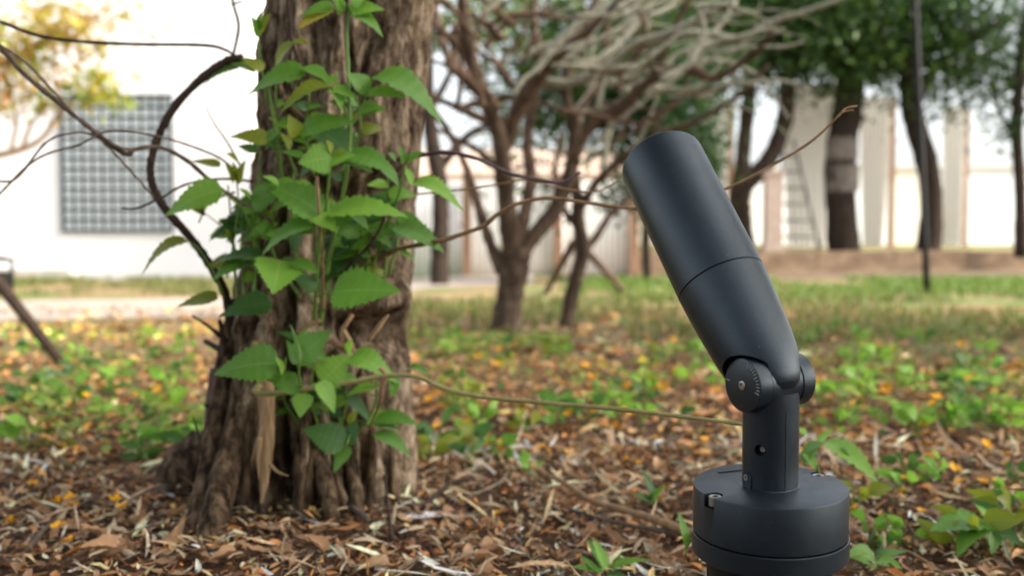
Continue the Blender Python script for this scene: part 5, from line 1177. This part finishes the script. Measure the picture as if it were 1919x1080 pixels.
for (zn, (a_, b_, c_, d_)), cnt in zip(zones, (75, 80, 45, 35)):
    for i in range(cnt):
        k_ = g.randrange(6); s_z = g.uniform(.022, .062); ad = ('large ' if s_z > .042 else 'small ') + ('', 'broad ', 'narrow ', 'broad ', 'narrow ', '')[k_]
        scatter(g.uniform(a_, b_), g.uniform(c_, d_), DRYM[k_], s_z, 'dry_leaf', ad + 'curled brown dry leaf ' + zn, 'dry leaf', 'dry leaves ' + zn, g, .014)
    for i in range(cnt * 2 // 3):
        s_z = g.uniform(.018, .05)
        scatter(g.uniform(a_, b_), g.uniform(c_, d_), CH[g.randrange(5)], s_z, 'wood_chip', ('long' if s_z > .034 else 'short') + ' pale shredded wood chip ' + zn, 'wood chip', 'wood chips ' + zn, g, .02)
fl = [(112, 1030), (125, 1062), (75, 915), (108, 980), (85, 835), (115, 862), (295, 755), (330, 838), (140, 692), (535, 960), (545, 945), (935, 997), (920, 865), (940, 858), (1015, 865), (1075, 862), (1010, 835), (880, 815), (960, 835), (1230, 745), (1245, 742), (1055, 735), (1540, 745), (1530, 738), (1560, 752), (1800, 688), (1695, 940), (1690, 965), (1725, 1000), (1790, 915), (1868, 950), (1735, 860), (1745, 886), (1595, 990), (1320, 850), (1330, 830), (1175, 882), (1390, 560), (60, 940), (215, 985), (230, 1000), (20, 1010), (1910, 700), (1640, 830), (1850, 862), (1205, 690), (870, 650), (1100, 700), (1150, 820)] + [(g.uniform(780, 1360), g.uniform(650, 900)) for _ in range(38)] + [(g.uniform(1520, 1900), g.uniform(640, 980)) for _ in range(24)] + [(g.uniform(0, 380), g.uniform(660, 1000)) for _ in range(14)]
for i, (x, y) in enumerate(fl):
    s = g.uniform(.012, .018) * (1.4 if y < 800 else .85); lab = 'left of the old tree' if x < 560 else ('between the old tree and the spotlight' if x < 1400 else 'right of the spotlight')
    scatter(x, y, FLW[g.randrange(4)], s, 'fallen_flower', 'small fallen orange-yellow flower on the litter ' + lab, 'flower', 'fallen yellow flowers ' + lab, g, .03, .3)

# unseen hedge added behind the camera to darken the camera-facing surfaces
hg = empty('added_shade_hedge', (.3, -3.6, 0), 'unseen dark green hedge added to shade the old tree and the spotlight', 'hedge')
link('crown', leaf_cloud('crown', 9000, (0, 0, 1.7), (4.2, .8, 1.7), .16, GREEN, 404, sub=.2), MAT['green_v'], hg)
for k in range(6):
    vv, ff = tube([Vector((-3.4 + k * 1.35, 0, -.05)), Vector((-3.3 + k * 1.35, .05, .9)), Vector((-3.45 + k * 1.35, 0, 2.2))], [.06, .045, .02], 10, 8, .15, seed=k); link('stem', mesh('stem', vv, ff), MAT['trunk_brown'], hg)

# unseen trees added at the right to keep sun off foreground and shrubs
def added_shade_tree(x, y, n, rad, seed, label):
    st = empty('added_shade_tree', (x, y, 0), label, 'tree')
    vv, ff = tube([Vector((0, 0, -.05)), Vector((.05, .03, .8)), Vector((-.05, 0, 1.7)), Vector((-.1, .05, 2.6))], [.16, .13, .11, .07], 16, 12, .15); link('trunk', mesh('trunk', vv, ff), MAT['trunk_brown'], st)
    for k, (dx, dy, dz) in enumerate(((-1.2, .4, 1.5), (1.1, .5, 1.3), (.2, -1.3, 1.4), (-.3, 1.2, 1.6))):
        vv, ff = tube([Vector((-.05, 0, 1.7)), Vector((dx * .45, dy * .45, 1.7 + dz * .5)), Vector((dx, dy, 1.7 + dz))], [.07, .05, .02], 12, 8, .15, seed=k); link('limb', mesh('limb', vv, ff), MAT['trunk_brown'], st)
    link('crown', leaf_cloud('crown', n, (-.25, 0, 3.2), rad, .17, GREEN + LIGHTG[:1], seed, sub=.22), MAT['green_v'], st)
added_shade_tree(4.3, .1, 5200, (1.9, 2.5, 1.35), 808, 'unseen tree added to the right of the spotlight to shade the litter')
added_shade_tree(5.2, 4.4, 4200, (1.6, 1.5, 1.5), 809, 'unseen tree added to the right of the bare shrub trees to shade them')
